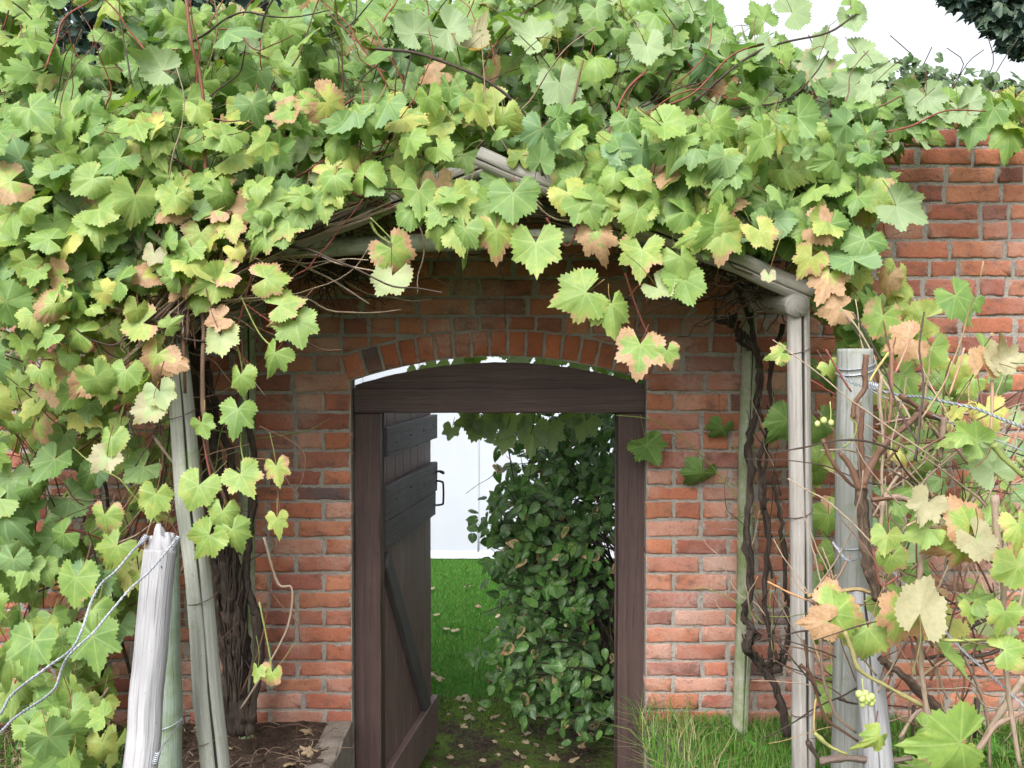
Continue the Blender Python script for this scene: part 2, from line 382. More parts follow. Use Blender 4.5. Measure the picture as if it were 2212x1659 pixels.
# mortar body (front leaf 0.1 thick, wider opening behind)
def prism(mb, pts, y0, y1):
    n = len(pts); V = [(x, y0, z) for x, z in pts] + [(x, y1, z) for x, z in pts]
    return V, n
bm = bmesh.new()
def poly_prism(pts, y0, y1):
    a = [bm.verts.new((x, y0, z)) for x, z in pts]; b = [bm.verts.new((x, y1, z)) for x, z in pts]
    bm.faces.new(a[::-1]); bm.faces.new(b)
    for i in range(len(pts)): j = (i + 1) % len(pts); bm.faces.new((a[i], a[j], b[j], b[i]))
XL, XR = -7., 7.
f0, f1, f2 = WY + .0042, WY + .11, WY + .34
for y0, y1, ex, eh in ((f0, f1, 0, 0), (f1, f2, .09, .05)):
    l, r = OXL - ex, OXR + ex; zz = zs + (eh if eh else 0)
    poly_prism([(XL, -.7), (l, -.7), (l, zz), (XL, zz)], y0, y1)
    poly_prism([(r, -.7), (XR, -.7), (XR, zz), (r, zz)], y0, y1)
    arc = [(x, intr(min(max(x, OXL), OXR)) + eh) for x in np.linspace(l, r, 26)]; arc[0] = (l, zz); arc[-1] = (r, zz)
    for i in range(25): poly_prism([arc[i], arc[i + 1], (arc[i + 1][0], WT), (arc[i][0], WT)], y0, y1)
    poly_prism([(XL, zz), (l, zz), (l, WT), (XL, WT)], y0, y1); poly_prism([(r, zz), (XR, zz), (XR, WT), (r, WT)], y0, y1)
bmesh.ops.recalc_face_normals(bm, faces=bm.faces)
for v in bm.verts: v.co.y -= WY
me = bpy.data.meshes.new('mortar'); bm.to_mesh(me); bm.free(); me.materials.append(M['mortar'])
o = bpy.data.objects.new('mortar', me); col.objects.link(o); o.parent = wall

def brick(mb, q, y_face, depth, c, seg=7):
    """q: four (x,z) corners counter-clockwise; a slightly rounded, chipped block standing proud of the mortar"""
    q = [np.array(p, float) for p in q]; out = []
    for i in range(4):
        a, b = q[i], q[(i + 1) % 4]; k = max(2, int(np.linalg.norm(b - a) / .022))
        for j in range(k): out.append(a + (b - a) * j / k)
    out = np.array(out); cen = out.mean(0); n = len(out)
    d = out - cen
    def ring(ins, y, jt):
        v = out + rng.normal(0, jt, out.shape); l = np.linalg.norm(d, axis=1)[:, None]
        v = cen + (v - cen) * (1 - ins / np.maximum(abs(d).min(axis=1)[:, None] + .03, .03)) 
        return np.column_stack([v[:, 0], np.full(n, y) + rng.normal(0, jt * .35, n), v[:, 1]])
    # corners rounded
    r0 = ring(0, y_face + depth, .0006); r1 = ring(.0012, y_face + .0035, .0018); r2 = ring(.0040, y_face, .0018); r3 = ring(.016, y_face - .0012, .0012)
    tilt = rng.normal(0, .012, 2)
    V = np.vstack([r0, r1, r2, r3, [[cen[0], y_face - .001, cen[1]]]])
    V[n:, 1] += (V[n:, 0] - cen[0]) * tilt[0] + (V[n:, 2] - cen[1]) * tilt[1]
    j = np.arange(n); k = (j + 1) % n; f4 = []
    for a in range(3): f4.append(np.stack([a * n + j, a * n + k, (a + 1) * n + k, (a + 1) * n + j], -1))
    f3 = np.stack([3 * n + j, 3 * n + k, np.full(n, 4 * n)], -1)
    T4 = np.ones((len(V), 4)); T4[:, :3] = c; T4[:2 * n, 3] = 0; T4[2 * n:3 * n, 3] = .38
    mb.add(V, np.concatenate(f4), f3, None, T4)
def bcol(dark=0.):
    u = random.random()
    base = random.choice([(.42, .165, .095), (.38, .14, .085), (.33, .12, .08), (.44, .19, .115), (.29, .11, .085), (.36, .155, .11)])
    if u < .06: base = (.22, .10, .085)
    elif u < .075: base = (.11, .085, .085)
    elif u < .20: base = (.45, .25, .19)
    k = random.uniform(.82, 1.12); return tuple(b * k for b in base)
G = .0108
mb = MB(); vb = MB(); EXT = .104
def row_bricks(x0, x1, zb, zt, start, drn):
    """lay a course from x0 in direction drn"""
    x = x0; k = start; first = True
    while (x < x1 if drn > 0 else x > x1):
        L = random.choice([.225, .225, .225, .113]) if not first else (.113 if k % 2 else .225)
        if first and False: L = .1
        first = False
        if random.random() < .10: L *= random.uniform(.85, 1.05)
        a, b = (x, x + L) if drn > 0 else (x - L, x)
        a2, b2 = max(a, min(x0, x1)), min(b, max(x0, x1))
        if b2 - a2 > .03: yield a2, b2
        x += L * drn
XW0, XW1 = -2.9, 2.9
for i in range(len(zr) - 1):
    zt, zb = zr[i], zr[i + 1]; sag = 0
    spans = []
    if zb > intr(cx, EXT) + .002: spans.append((XW0 + random.uniform(-.2, 0), XW1, 1))
    else:
        # where does the ring reach
        ov = .036 * min(max((zt - zs) / .10, 0), 1)
        spans.append((OXL - ov, XW0, -1)); spans.append((OXR + ov, XW1, 1))
        if zt > zs + .10: spans.append((OXL - ov, OXR + ov, 1))
    for x0, x1, dr in spans:
        inside = (dr == 1 and x0 < 0 and x1 < 1)
        for a, b in row_bricks(x0, x1, zb, zt, i, dr):
            parts = [(a, b)]
            if inside: parts = [(a, (a + b) / 2), ((a + b) / 2, b)] if b - a > .15 else [(a, b)]
            for a, b in parts:
                g = G * random.uniform(.75, 1.2)
                a1, b1 = a + g / 2, b - g / 2
                wob = lambda: rng.normal(0, .0017)
                zb1, zb2 = zb + G * .5 + wob(), zb + G * .5 + wob(); zt1, zt2 = zt - G * .5 + wob(), zt - G * .5 + wob()
                if inside or zb > zs + .05:
                    xl = lambda x: intr(x, EXT) + G * .7 if OXL - .035 < x < OXR + .035 else -9
                    zb1 = max(zb1, xl(a1)); zb2 = max(zb2, xl(b1))
                    if min(zt1 - zb1, zt2 - zb2) < .012:
                        if max(zt1 - zb1, zt2 - zb2) < .03: continue
                        zb1 = min(zb1, zt1 - .006); zb2 = min(zb2, zt2 - .006)
                yf = WY + float(np.clip(rng.normal(-.0005, .002), -.004, .0015))
                dep = .03
                if abs(a - OXL) < .3 or abs(b - OXR) < .3: dep = .03
                if a1 >= OXR - .001 and a1 < OXR + .02: a1 = OXR; dep = .105
                if b1 <= OXL + .001 and b1 > OXL - .02: b1 = OXL; dep = .105
                if random.random() < .02: yf += .003
                brick(mb, [(a1, zb1), (b1, zb2), (b1, zt2), (a1, zt1)], yf, dep, bcol())
mb.obj('brickwork', M['brick'], wall, smooth=True)
nv = 17
for i in range(nv):
    am = math.atan2(hw, Rad - rise); 
    t0 = -am + 2 * am * i / nv; t1 = -am + 2 * am * (i + 1) / nv; g = .0045 / Rad
    p = lambda t, r: (cx + math.sin(t) * r, zc + math.cos(t) * r)
    e = rng.normal(0, .003)
    if i == 0: t0 -= .006
    if i == nv - 1: t1 += .006
    brick(vb, [p(t0 + g, Rad + .002 + e * .4), p(t1 - g, Rad + .002 + e * .4), p(t1 - g, Rad + EXT + e), p(t0 + g, Rad + EXT + e)], WY - .002 + rng.normal(0, .002), .105, (.10, .075, .075) if i == 1 else tuple(np.array((.40, .125, .06)) * random.uniform(.8, 1.1)))
vb.obj('brick_arch', M['brick'], wall)
# coping: a projecting, sooty header course
cb = MB(); x = -4.6
while x < 4.6:
    L = random.choice([.113, .113, .225]); c = tuple(np.array(bcol()) * .33)
    brick(cb, [(x + .004, zr[0] + .006), (x + L - .004, zr[0] + .006), (x + L - .004, zr[0] + .075), (x + .004, zr[0] + .075)], WY - .03 + rng.normal(0, .004), .33, c); x += L
cb.obj('coping', M['brick'], wall)

# ------------------------------------------------------------------ door frame and door (parts of the wall)
FY0, FY1 = 4.105, 4.205
fr = empty('door_frame', (0, 0, 0)); fr.parent = wall; fr.location = (0, 0, 0)
WO = Vector((0, WY, 0))
def X(px, Y): return at(px, 829, Y).x
lz1 = at(1106, 838, FY0).z; lz0 = at(1106, 892, FY0).z
jl = bevelbox('jamb', (X(764, FY0), FY0, PZ), (X(821, FY0), FY1, lz0), M['dz'], fr, .006, 14, .0008, origin=WO)
jr = bevelbox('jamb', (X(1336, FY0), FY0, PZ), (X(1395, FY0), FY1, lz0), M['dz'], fr, .006, 14, .0008, origin=WO)
li = bevelbox('lintel', (X(764, FY0), FY0 - .016, lz0), (X(1395, FY0), FY0 + .0105, lz1), M['dx'], fr, .006, 14, .0008, origin=WO)
l2 = bevelbox('lintel_back', (X(766, FY0), FY0 + .0125, lz0 + .002), (X(1393, FY0), FY1, lz1 - .02), M['dx'], fr, .006, 14, .0008, origin=WO)
# arched head board above the lintel
bm = bmesh.new(); n = 30; xs = np.linspace(X(766, FY0), X(1394, FY0), n)
hwb = (xs[-1] - xs[0]) / 2; top = lambda x: lz1 + .012 + (at(1106, 783, FY0).z - lz1 - .012) * (1 - ((x - (xs[0] + xs[-1]) / 2) / hwb) ** 2)
for y0, y1 in ((FY0 + .012, FY1 - .01),):
    A = [bm.verts.new((x, y0 - WY, lz1 - .015)) for x in xs]; B = [bm.verts.new((x, y0 - WY, top(x) + rng.normal(0, .001))) for x in xs]
    C = [bm.verts.new((x, y1 - WY, lz1 - .015)) for x in xs]; D = [bm.verts.new((x, y1 - WY, top(x))) for x in xs]
    for i in range(n - 1):
        bm.faces.new((A[i], A[i + 1], B[i + 1], B[i])); bm.faces.new((B[i], B[i + 1], D[i + 1], D[i])); bm.faces.new((D[i], D[i + 1], C[i + 1], C[i])); bm.faces.new((C[i], C[i + 1], A[i + 1], A[i]))
    bm.faces.new((A[0], B[0], D[0], C[0])); bm.faces.new((A[-1], C[-1], D[-1], B[-1]))
bmesh.ops.recalc_face_normals(bm, faces=bm.faces)
me = bpy.data.meshes.new('arched_board'); bm.to_mesh(me); bm.free(); me.materials.append(M['dx'])
o = bpy.data.objects.new('arched_board', me); col.objects.link(o); o.parent = fr
mb = MB()      # small stops nailed inside the rebate
for px in (824, 1333):
    x = X(px, FY0 + .05); tube(mb, [(x, FY1 - .02, PZ + .01), (x, FY1 - .02, lz0)], .006, 6, 1)
mb.obj('rebate_bead', M['dz'], fr)
for c_ in fr.children:
    pass
# the door leaf, swung away from us; local x runs from hinge to latch, y is the thickness, z up
dr = empty('door', (0, 0, 0)); dr.parent = wall
dr.location = Vector((-.57, 4.215, 0)) - WO; dr.rotation_euler = (0, 0, math.atan2(1, .139))
LW, DT, DB = 1.03, 1.26, -.553
def dbox(name, x0, x1, y0, y1, z0, z1, m, **k): return bevelbox(name, (x0, y0, z0), (x1, y1, z1), m, dr, **k)
nb = 7
for i in range(nb):
    a, b = i * LW / nb, (i + 1) * LW / nb
    dbox('plank', a + .001, b - .0015, .0, .024, DB + rng.normal(0, .004) - (.0 if i < nb - 1 else -.01), DT, M['dp'], bev=.003, cuts=10, jit=.0006)
# ledges stand on the face towards the opening (local -y)
dbox('ledge', .03, LW + .012, -.034, .0, 1.077, 1.202, M['dy'], bev=.006, cuts=8, jit=.0008)
dbox('ledge', .03, LW + .012, -.034, .0, .80, .953, M['dy'], bev=.006, cuts=8, jit=.0008)
dbox('ledge', .03, LW - .002, -.028, .0, .675, .797, M['dy'], bev=.006, cuts=8, jit=.0008)
dbox('ledge', .03, LW + .02, -.034, .0, -.50, -.29, M['dp'], bev=.006, cuts=8, jit=.0008)
a = Vector((.06, 0, .63)); b = Vector((.88, 0, -.33)); ln = (b - a).length
br = bevelbox('brace', (-ln / 2, -.03, -.045), (ln / 2, 0, .045), M['dy'], dr, bev=.006, cuts=8, jit=.0008); br.location = (a + b) / 2 + Vector((0, -.015, 0)); br.rotation_euler = (0, math.atan2(a.z - b.z, b.x - a.x), 0)
mb = MB(); hx = LW - .015
tube(mb, [(hx, -.03, .855), (hx, -.062, .85), (hx, -.070, .835), (hx, -.070, .745), (hx, -.062, .73), (hx, -.03, .725)], .0055, 8, 3)
tube(mb, [(hx - .02, -.034, .90), (hx, -.045, .905), (hx + .0, -.068, .898), (hx, -.074, .89)], [.006, .006, .009, .004], 8, 3)
o = mb.obj('handle', M['iron']); o.parent = dr
mb = MB()
for z in (1.14, .88, -.38):
    for xx in (.18, .45, .72, .94):
        p = Vector((xx, -.0345, z + random.uniform(-.02, .02))); tube(mb, [p, p + Vector((0, -.003, 0))], [.005, .003], 8, 1)
o = mb.obj('nail_heads', M['iron']); o.parent = dr

# ------------------------------------------------------------------ marquee behind
TY = 10.28
mq = empty('marquee', (0, TY, PZ)); tag(mq, 'white fabric side of a large tent across the lawn behind the doorway', 'tent')
xs = np.linspace(-4, 5, 220); zz = np.linspace(PZ + .015, 2.1, 50); XX, ZZ = np.meshgrid(xs, zz)
YY = TY + .008 * np.sin(XX * 4.2) + .004 * np.sin(XX * 11 + ZZ * 2) * np.exp(-abs(ZZ - PZ) * .6) + .003 * np.sin(ZZ * 6 + XX * 2)
def sheet(X_, Y_, Z_, name, m, parent):
    ny, nx = X_.shape; i = np.arange(ny - 1)[:, None] * nx + np.arange(nx - 1)[None]
    return build(name, np.stack([X_, Y_, Z_], -1).reshape(-1, 3), np.stack([i, i + 1, i + 1 + nx, i + nx], -1).reshape(-1, 4), mat=m, parent=parent)
sheet(XX, YY, ZZ, 'side_wall', M['tarp'], mq)
mb = MB()
for x in (-2.4, -1.55, -.35, .85, 2.05, 3.2): tube(mb, [(x, TY - .005, PZ + .02), (x, TY - .012, .8), (x, TY - .005, 2.1)], .012, 6, 4)
mb.obj('seam', M['tarp'], mq)
mb = MB(); mb.add([(-4, TY - .06, PZ + .0), (5, TY - .06, PZ), (5, TY + .0, PZ + .075), (-4, TY + .0, PZ + .075)], [[0, 1, 2, 3]]); mb.obj('ground_flap', M['tarp'], mq)
mb = MB(); mb.add([(-4.2, TY - .2, 2.05), (5.2, TY - .2, 2.05), (5.2, TY + 3, 3.0), (-4.2, TY + 3, 3.0), (-4.2, TY - .2, 1.85), (5.2, TY - .2, 1.85)], [[0, 1, 2, 3], [4, 5, 1, 0]]); mb.obj('roof', M['tarp'], mq)

exec_leaf = True
# ------------------------------------------------------------------ leaves
def outline(kind, teeth, seed):
    r_ = np.random.default_rng(seed)
    if kind == 'grape':
        k = np.array([0, 9, 20, 30, 39, 50, 62, 73, 86, 100, 115, 130, 142, 152]); v = np.array([1.12, 1.02, .87, .77, .82, .96, .88, .76, .81, .88, .83, .79, .74, .60])
        amp, end = .058, 152
    elif kind == 'maple':
        k = np.array([0, 10, 25, 40, 52, 64, 80, 100, 120, 150, 170]); v = np.array([1.05, .8, .42, .75, 1.0, .72, .38, .72, .45, .35, .2]); amp, end = .05, 170
    else:   # plain oval, pointed
        k = np.array([0, 10, 25, 45, 70, 100, 140, 175]); v = np.array([1.1, .93, .76, .63, .54, .48, .42, .36]); amp, end = .02, 175
    v = .9 + (v - .9) * r_.uniform(.45, 1.75) if kind == 'grape' else v.copy(); vl = v * (1 + r_.normal(0, .035, len(v))); vr = v * (1 + r_.normal(0, .035, len(v))); vl[0] = vr[0]
    th = np.linspace(-end, end, 2 * teeth + 1)
    rr = np.where(th < 0, np.interp(-th, k, vl), np.interp(th, k, vr)); ker = np.ones(5) / 5; r0 = np.convolve(np.pad(rr, 2, 'edge'), ker, 'valid')
    saw = np.where(np.arange(len(th)) % 2 == 0, 1, -1) * amp * r_.uniform(.5, 1.3, len(th))
    if kind == 'grape' or kind == 'maple': rr = rr + saw * np.interp(abs(th), [0, 160], [1, .7])
    th = np.radians(th); return rr * np.sin(th), rr * np.cos(th), r0
def template(kind, teeth, seed, rings):
    x, y, r0 = outline(kind, teeth, seed); n = len(x); X_ = [0]; Y_ = [0]; E = [0]; RS = [0]
    for f in rings:
        fx, fy = x * f, y * f
        X_ += list(fx); Y_ += list(fy); E += [f] * n; RS += list(r0 * f)
    f4 = []; j = np.arange(n - 1)
    f3 = np.stack([np.zeros(n - 1, int), 1 + j + 1, 1 + j], -1)
    for a in range(len(rings) - 1): f4.append(np.stack([1 + a * n + j, 1 + a * n + j + 1, 1 + (a + 1) * n + j + 1, 1 + (a + 1) * n + j], -1))
    f4 = np.concatenate(f4)[:, ::-1] if f4 else np.zeros((0, 4), int)
    return np.array(X_), np.array(Y_), np.array(E), np.array(RS), f4[:, ::-1], f3
TPL = {('grape', 'hi'): [template('grape', random.choice((24, 28, 32)), s, (.33, .68, 1)) for s in range(12)], ('grape', 'mid'): [template('grape', 22, 10 + s, (.5, 1)) for s in range(6)],
       ('maple', 'mid'): [template('maple', 12, s, (.5, 1)) for s in range(3)], ('oval', 'mid'): [template('oval', 7, s, (.55, 1)) for s in range(3)], ('ivy', 'mid'): [template('grape', 7, 30 + s, (1,)) for s in range(3)]}

class Leaves:
    """collects leaves; each is base point, normal, tip direction, width and tint"""
    def __init__(s): s.p = []; s.n = []; s.t = []; s.s = []; s.c = []; s.curl = []
    def add(s, p, n, t, size, c, curl=1.): s.p.append(tuple(p)); s.n.append(tuple(n)); s.t.append(tuple(t)); s.s.append(size); s.c.append(c); s.curl.append(curl)
    def geom(s, key):
        P = np.array(s.p); Nn = np.array(s.n, float); T = np.array(s.t, float); S = np.array(s.s); C = np.array(s.c); K = np.array(s.curl)
        Nn /= np.linalg.norm(Nn, axis=1)[:, None]; T = T - Nn * (T * Nn).sum(1)[:, None]; T /= np.linalg.norm(T, axis=1)[:, None] + 1e-9; B = np.cross(T, Nn)
        mb = MB(); tp = TPL[key]; which = rng.integers(0, len(tp), len(P))
        for k, (x, y, e, rs, f4, f3) in enumerate(tp):
            I = np.where(which == k)[0]; m = len(I)
            if not m: continue
            th = np.arctan2(x, y); r2 = rs * rs; xo, yo = x, y; x = rs * np.sin(th); y = rs * np.cos(th)
            u = lambda a, b: (rng.uniform(a, b, m) * K[I])[:, None]
            z = u(-.38, .22) * abs(x)[None] + u(-.45, .18) * r2[None] + u(-.45, .05) * (np.clip(y, 0, 2) ** 2)[None]
            z = z + u(.03, .10) * np.sin(5 * th[None] + rng.uniform(0, 6, (m, 1))) * r2[None] + u(.0, .025) * np.sin(11 * th[None] + rng.uniform(0, 6, (m, 1))) * r2[None]
            z = z + u(-.2, .2) * (x * y)[None]
            sg = np.where(rng.random((m, 1)) < .5, 1, -1); z = z + np.where(rng.random((m, 1)) < .38, u(-1.3, 1.0), 0) * np.clip(x[None] * sg - .15, 0, 2) ** 2
            z = z + np.where(rng.random((m, 1)) < .3, u(-1.3, .6), 0) * np.clip(y[None] - .35, 0, 2) ** 2; x, y = xo, yo
            sz = (S[I] / 1.62)[:, None, None]
            xs_ = x[None] * rng.uniform(.88, 1.06, (m, 1)) * (1 - .45 * abs(z).clip(0, 1.2)); ys_ = y[None] * rng.uniform(.92, 1.1, (m, 1)) * (1 - .15 * abs(z).clip(0, .8))
            V = P[I][:, None] + sz * (xs_[..., None] * B[I][:, None] + ys_[..., None] * T[I][:, None] + z[..., None] * Nn[I][:, None])
            nv_ = len(x); off = (np.arange(m) * nv_)[:, None, None]
            tint = np.zeros((m, nv_, 4)); tint[..., :3] = C[I][:, None, :]; tint[..., 3] = e[None]
            uv = np.broadcast_to(np.stack([x, y], -1)[None], (m, nv_, 2))
            mb.add(V.reshape(-1, 3), (f4[None] + off).reshape(-1, 4) if len(f4) else None, (f3[None] + off).reshape(-1, 3), uv.reshape(-1, 2), tint.reshape(-1, 4))
        return mb
    def stalks(s, mb, lo=.06, hi=.15, drop=1.):
        for p, n, t, sz in zip(s.p, s.n, s.t, s.s):
            p = Vector(p); n = Vector(n).normalized(); t = Vector(t).normalized(); L = random.uniform(lo, hi)
            d = (-t * .75 - n * .6 + Vector((rng.normal(0, .3), .25, rng.normal(0, .3) + .25))).normalized()
            q = p - n * .001; m = q + d * L * .5 - n * L * .12; c = random.choice([(.15, .05, .035), (.12, .05, .035), (.20, .14, .05), (.12, .14, .04)])
            tube(mb, [q, m, q + d * L], [.0011, .0012, .0016], 4, 2, t=(*c, 1), cap=False)
def inpoly(x, y, poly):
    c = False; j = len(poly) - 1
    for i in range(len(poly)):
        xi, yi = poly[i]; xj, yj = poly[j]
        if (yi > y) != (yj > y) and x < (xj - xi) * (y - yi) / (yj - yi) + xi: c = not c
        j = i
    return c
def orient(mode):
    r = random.uniform
    if mode == 'hang': n = Vector((r(-.65, .65), -1, r(-.1, .9))); a = R(random.gauss(270, 38))
    elif mode == 'face': n = Vector((r(-.8, .8), -1, r(-.3, 1.0))); a = R(random.gauss(270, 70))
    elif mode == 'top': n = Vector((r(-.9, .9), -r(.1, 1.0), r(.1, 1.1))); a = R(r(0, 360)) if random.random() < .4 else R(random.gauss(250, 60))
    else: n = Vector((r(-.9, .9), -r(.0, 1.0), r(.2, 1.2))); a = R(r(0, 360))
    if mode in ('top', 'wild') and random.random() < .27: n = Vector((-n.x, -n.y * .8, -abs(n.z))) ; n.y = abs(n.y); a = R(random.choice([r(60, 200), r(0, 360)]))
    t = Vector((math.cos(a), 0, math.sin(a))) + Vector((0, -.25, 0))
    return n, t
def tint_rand(ye=.3, sp=.2, br=.25):
    ye *= .9; br *= .5; y = min(max(random.gauss(ye, sp), 0), 1); b = random.random(); b = random.uniform(.3, .9) if b < br else random.uniform(0, .15)
    if b > .3: y = min(1, y + .3)
    if b > .8: b = 1.2
    return (y, b, random.random())
GAPS = ((165, 60, 75, 75), (450, -15, 120, 45), (592, 15, 30, 30), (790, -20, 60, 35), (300, 245, 60, 12), (900, -25, 90, 35), (260, 300, 40, 14), (700, 330, 26, 12), (60, 330, 40, 14))
def field(x, y): return .5 * math.sin(x / 97 + 1.3) * math.sin(y / 71 + .5) + .5 * math.sin(x / 41 + y / 57) * math.sin(y / 33 - x / 120)
def fill(L, poly, count, yr, size, mode, ye=.3, sp=.2, br=.15):
    xs = [p[0] for p in poly]; ys_ = [p[1] for p in poly]; k = 0; guard = 0
    while k < count and guard < count * 40:
        guard += 1
        x, y = random.uniform(min(xs), max(xs)), random.uniform(min(ys_), max(ys_))
        if not inpoly(x, y, poly) or (mode in ('top', 'face') and any(((x - a) / c) ** 2 + ((y - b) / d) ** 2 < 1 for a, b, c, d in GAPS)): continue
        Y = yr(x, y) if callable(yr) else random.uniform(*yr); p = at(x, y, Y)
        n, t = orient(mode); s = random.uniform(*size) * (.75 if random.random() < .2 else 1)
        tn = t - n * (t.dot(n) / n.length_squared)
        p = p - tn.normalized() * s * .2
        fd = field(x, y); L.add(p, n, t, s, tint_rand(max(0, ye + .28 * fd), sp * .7, max(0, br * (1 + 1.6 * fd)))); k += 1
def hero(L, px, py, w_, ang, under=0, ye=.3, br=0., Y=3.15, rd=None, tilt=None):
    n = Vector((random.uniform(-.25, .25), -1, random.uniform(0, .5)))
    if tilt: n = Vector(tilt)
    if under: n = -n
    a = R(ang); t = Vector((math.cos(a), 0, math.sin(a))); s = w_ * Y / F
    tn = (t - n * (t.dot(n) / n.length_squared)).normalized()
    L.add(at(px, py, Y) - tn * s * .22, n, t, s, (ye, br, random.random() * .6 if rd is None else rd), .75)

def canopyY(x, y):
    if random.random() < .3: return random.uniform(3.2, 4.5 if y < 330 else 3.8)
    base = 3.12 + max(0, (430 - y)) / 430 * .75
    return base + abs(random.gauss(0, .22)) + random.uniform(-.06, .12)

leftL, rightL, wallL, frontL, backL = Leaves(), Leaves(), Leaves(), Leaves(), Leaves()
topL = [(-60, -70), (250, -70), (520, -60), (600, 10), (760, -10), (1010, -30), (1080, -60), (1080, 360), (1000, 335), (900, 385), (820, 410), (760, 430), (640, 440), (560, 500), (470, 560), (330, 600), (180, 640), (-60, 660)]
topR = [(1000, -60), (1280, -60), (1400, -25), (1500, 25), (1600, 70), (1720, 125), (1830, 165), (1900, 210), (1985, 255), (1900, 330), (1910, 430), (1900, 520), (1850, 575), (1700, 540), (1560, 520), (1430, 470), (1350, 430), (1200, 390), (1120, 330), (1000, 330)]
fill(leftL, topL, 1650, canopyY, (.08, .15), 'top', .17, .2, .12)
fill(leftL, [(-60, -60), (1050, -60), (1050, 250), (-60, 260)], 380, (3.3, 4.3), (.085, .145), 'face', .2, .15, .05)
fill(rightL, [(1050, -60), (1300, -50), (1450, 20), (1620, 110), (1850, 235), (1880, 330), (1050, 300)], 210, (3.4, 4.4), (.085, .145), 'face', .2, .15, .05)
fill(leftL, [(-60, 250), (1050, 200), (1000, 330), (820, 410), (640, 440), (400, 600), (-60, 760)], 330, (3.0, 3.3), (.09, .15), 'face', .4, .25, .22)
fill(rightL, topR, 1250, canopyY, (.08, .15), 'top', .17, .2, .10)
fill(rightL, [(1020, 250), (1880, 260), (1930, 440), (1890, 560), (1650, 530), (1400, 450), (1180, 390)], 200, (3.0, 3.3), (.09, .15), 'face', .3, .25, .15)
# lower fringe
fill(leftL, [(700, 360), (1060, 380), (1060, 540), (930, 510), (860, 440), (700, 430)], 14, (3.0, 3.15), (.10, .14), 'hang', .5, .2, .2)
fill(rightL, [(1200, 410), (1480, 420), (1650, 520), (1560, 540), (1470, 470), (1250, 465)], 18, (3.0, 3.2), (.10, .15), 'hang', .45, .2, .25)
fill(rightL, [(1740, 540), (1900, 560), (1960, 620), (2020, 720), (1960, 790), (1800, 720), (1760, 660)], 60, (3.2, 3.75), (.09, .14), 'face', .45, .25, .3)
fill(rightL, [(1740, 700), (1800, 700), (1830, 1100), (1820, 1500), (1750, 1500)], 18, (3.5, 3.85), (.09, .14), 'face', .35, .2, .2)
fill(rightL, [(1900, 210), (2260, 215), (2260, 300), (2050, 280), (1900, 330)], 48, (3.5, 3.95), (.10, .15), 'top', .22, .15, .08)
# left side mass hanging down the wall
fill(leftL, [(-60, 560), (480, 520), (560, 600), (400, 690), (330, 760), (300, 860), (180, 900), (-60, 900)], 210, (3.0, 3.7), (.08, .135), 'face', .5, .25, .28)
fill(wallL, [(-60, 850), (220, 870), (300, 1000), (310, 1300), (240, 1400), (240, 1560), (-60, 1560)], 170, (3.3, 3.9), (.10, .165), 'hang', .22, .2, .12)
fill(wallL, [(180, 850), (360, 900), (350, 1100), (250, 1120)], 16, (3.2, 3.7), (.08, .13), 'face', .55, .25, .3)
fill(wallL, [(60, 1480), (260, 1500), (270, 1660), (60, 1660)], 18, (3.0, 3.5), (.09, .15), 'face', .35, .3, .4)
# right: leaves against the wall and on the nearer trellis
fill(wallL if False else frontL, [(1880, 700), (2130, 720), (2212, 900), (2212, 1180), (1900, 1180), (1880, 900)], 62, (3.5, 3.9), (.09, .14), 'face', .28, .2, .15)
fill(frontL, [(1920, 860), (2240, 900), (2240, 1500), (2050, 1480), (1900, 1300)], 34, (2.3, 3.1), (.07, .12), 'wild', .5, .25, .45)
fill(frontL, [(1740, 1260), (2050, 1240), (2060, 1420), (1760, 1400)], 4, (2.5, 2.9), (.07, .12), 'wild', .6, .2, .7)
fill(frontL, [(1880, 1480), (2240, 1480), (2240, 1660), (1900, 1660)], 7, (2.2, 3.2), (.07, .12), 'wild', .5, .25, .5)

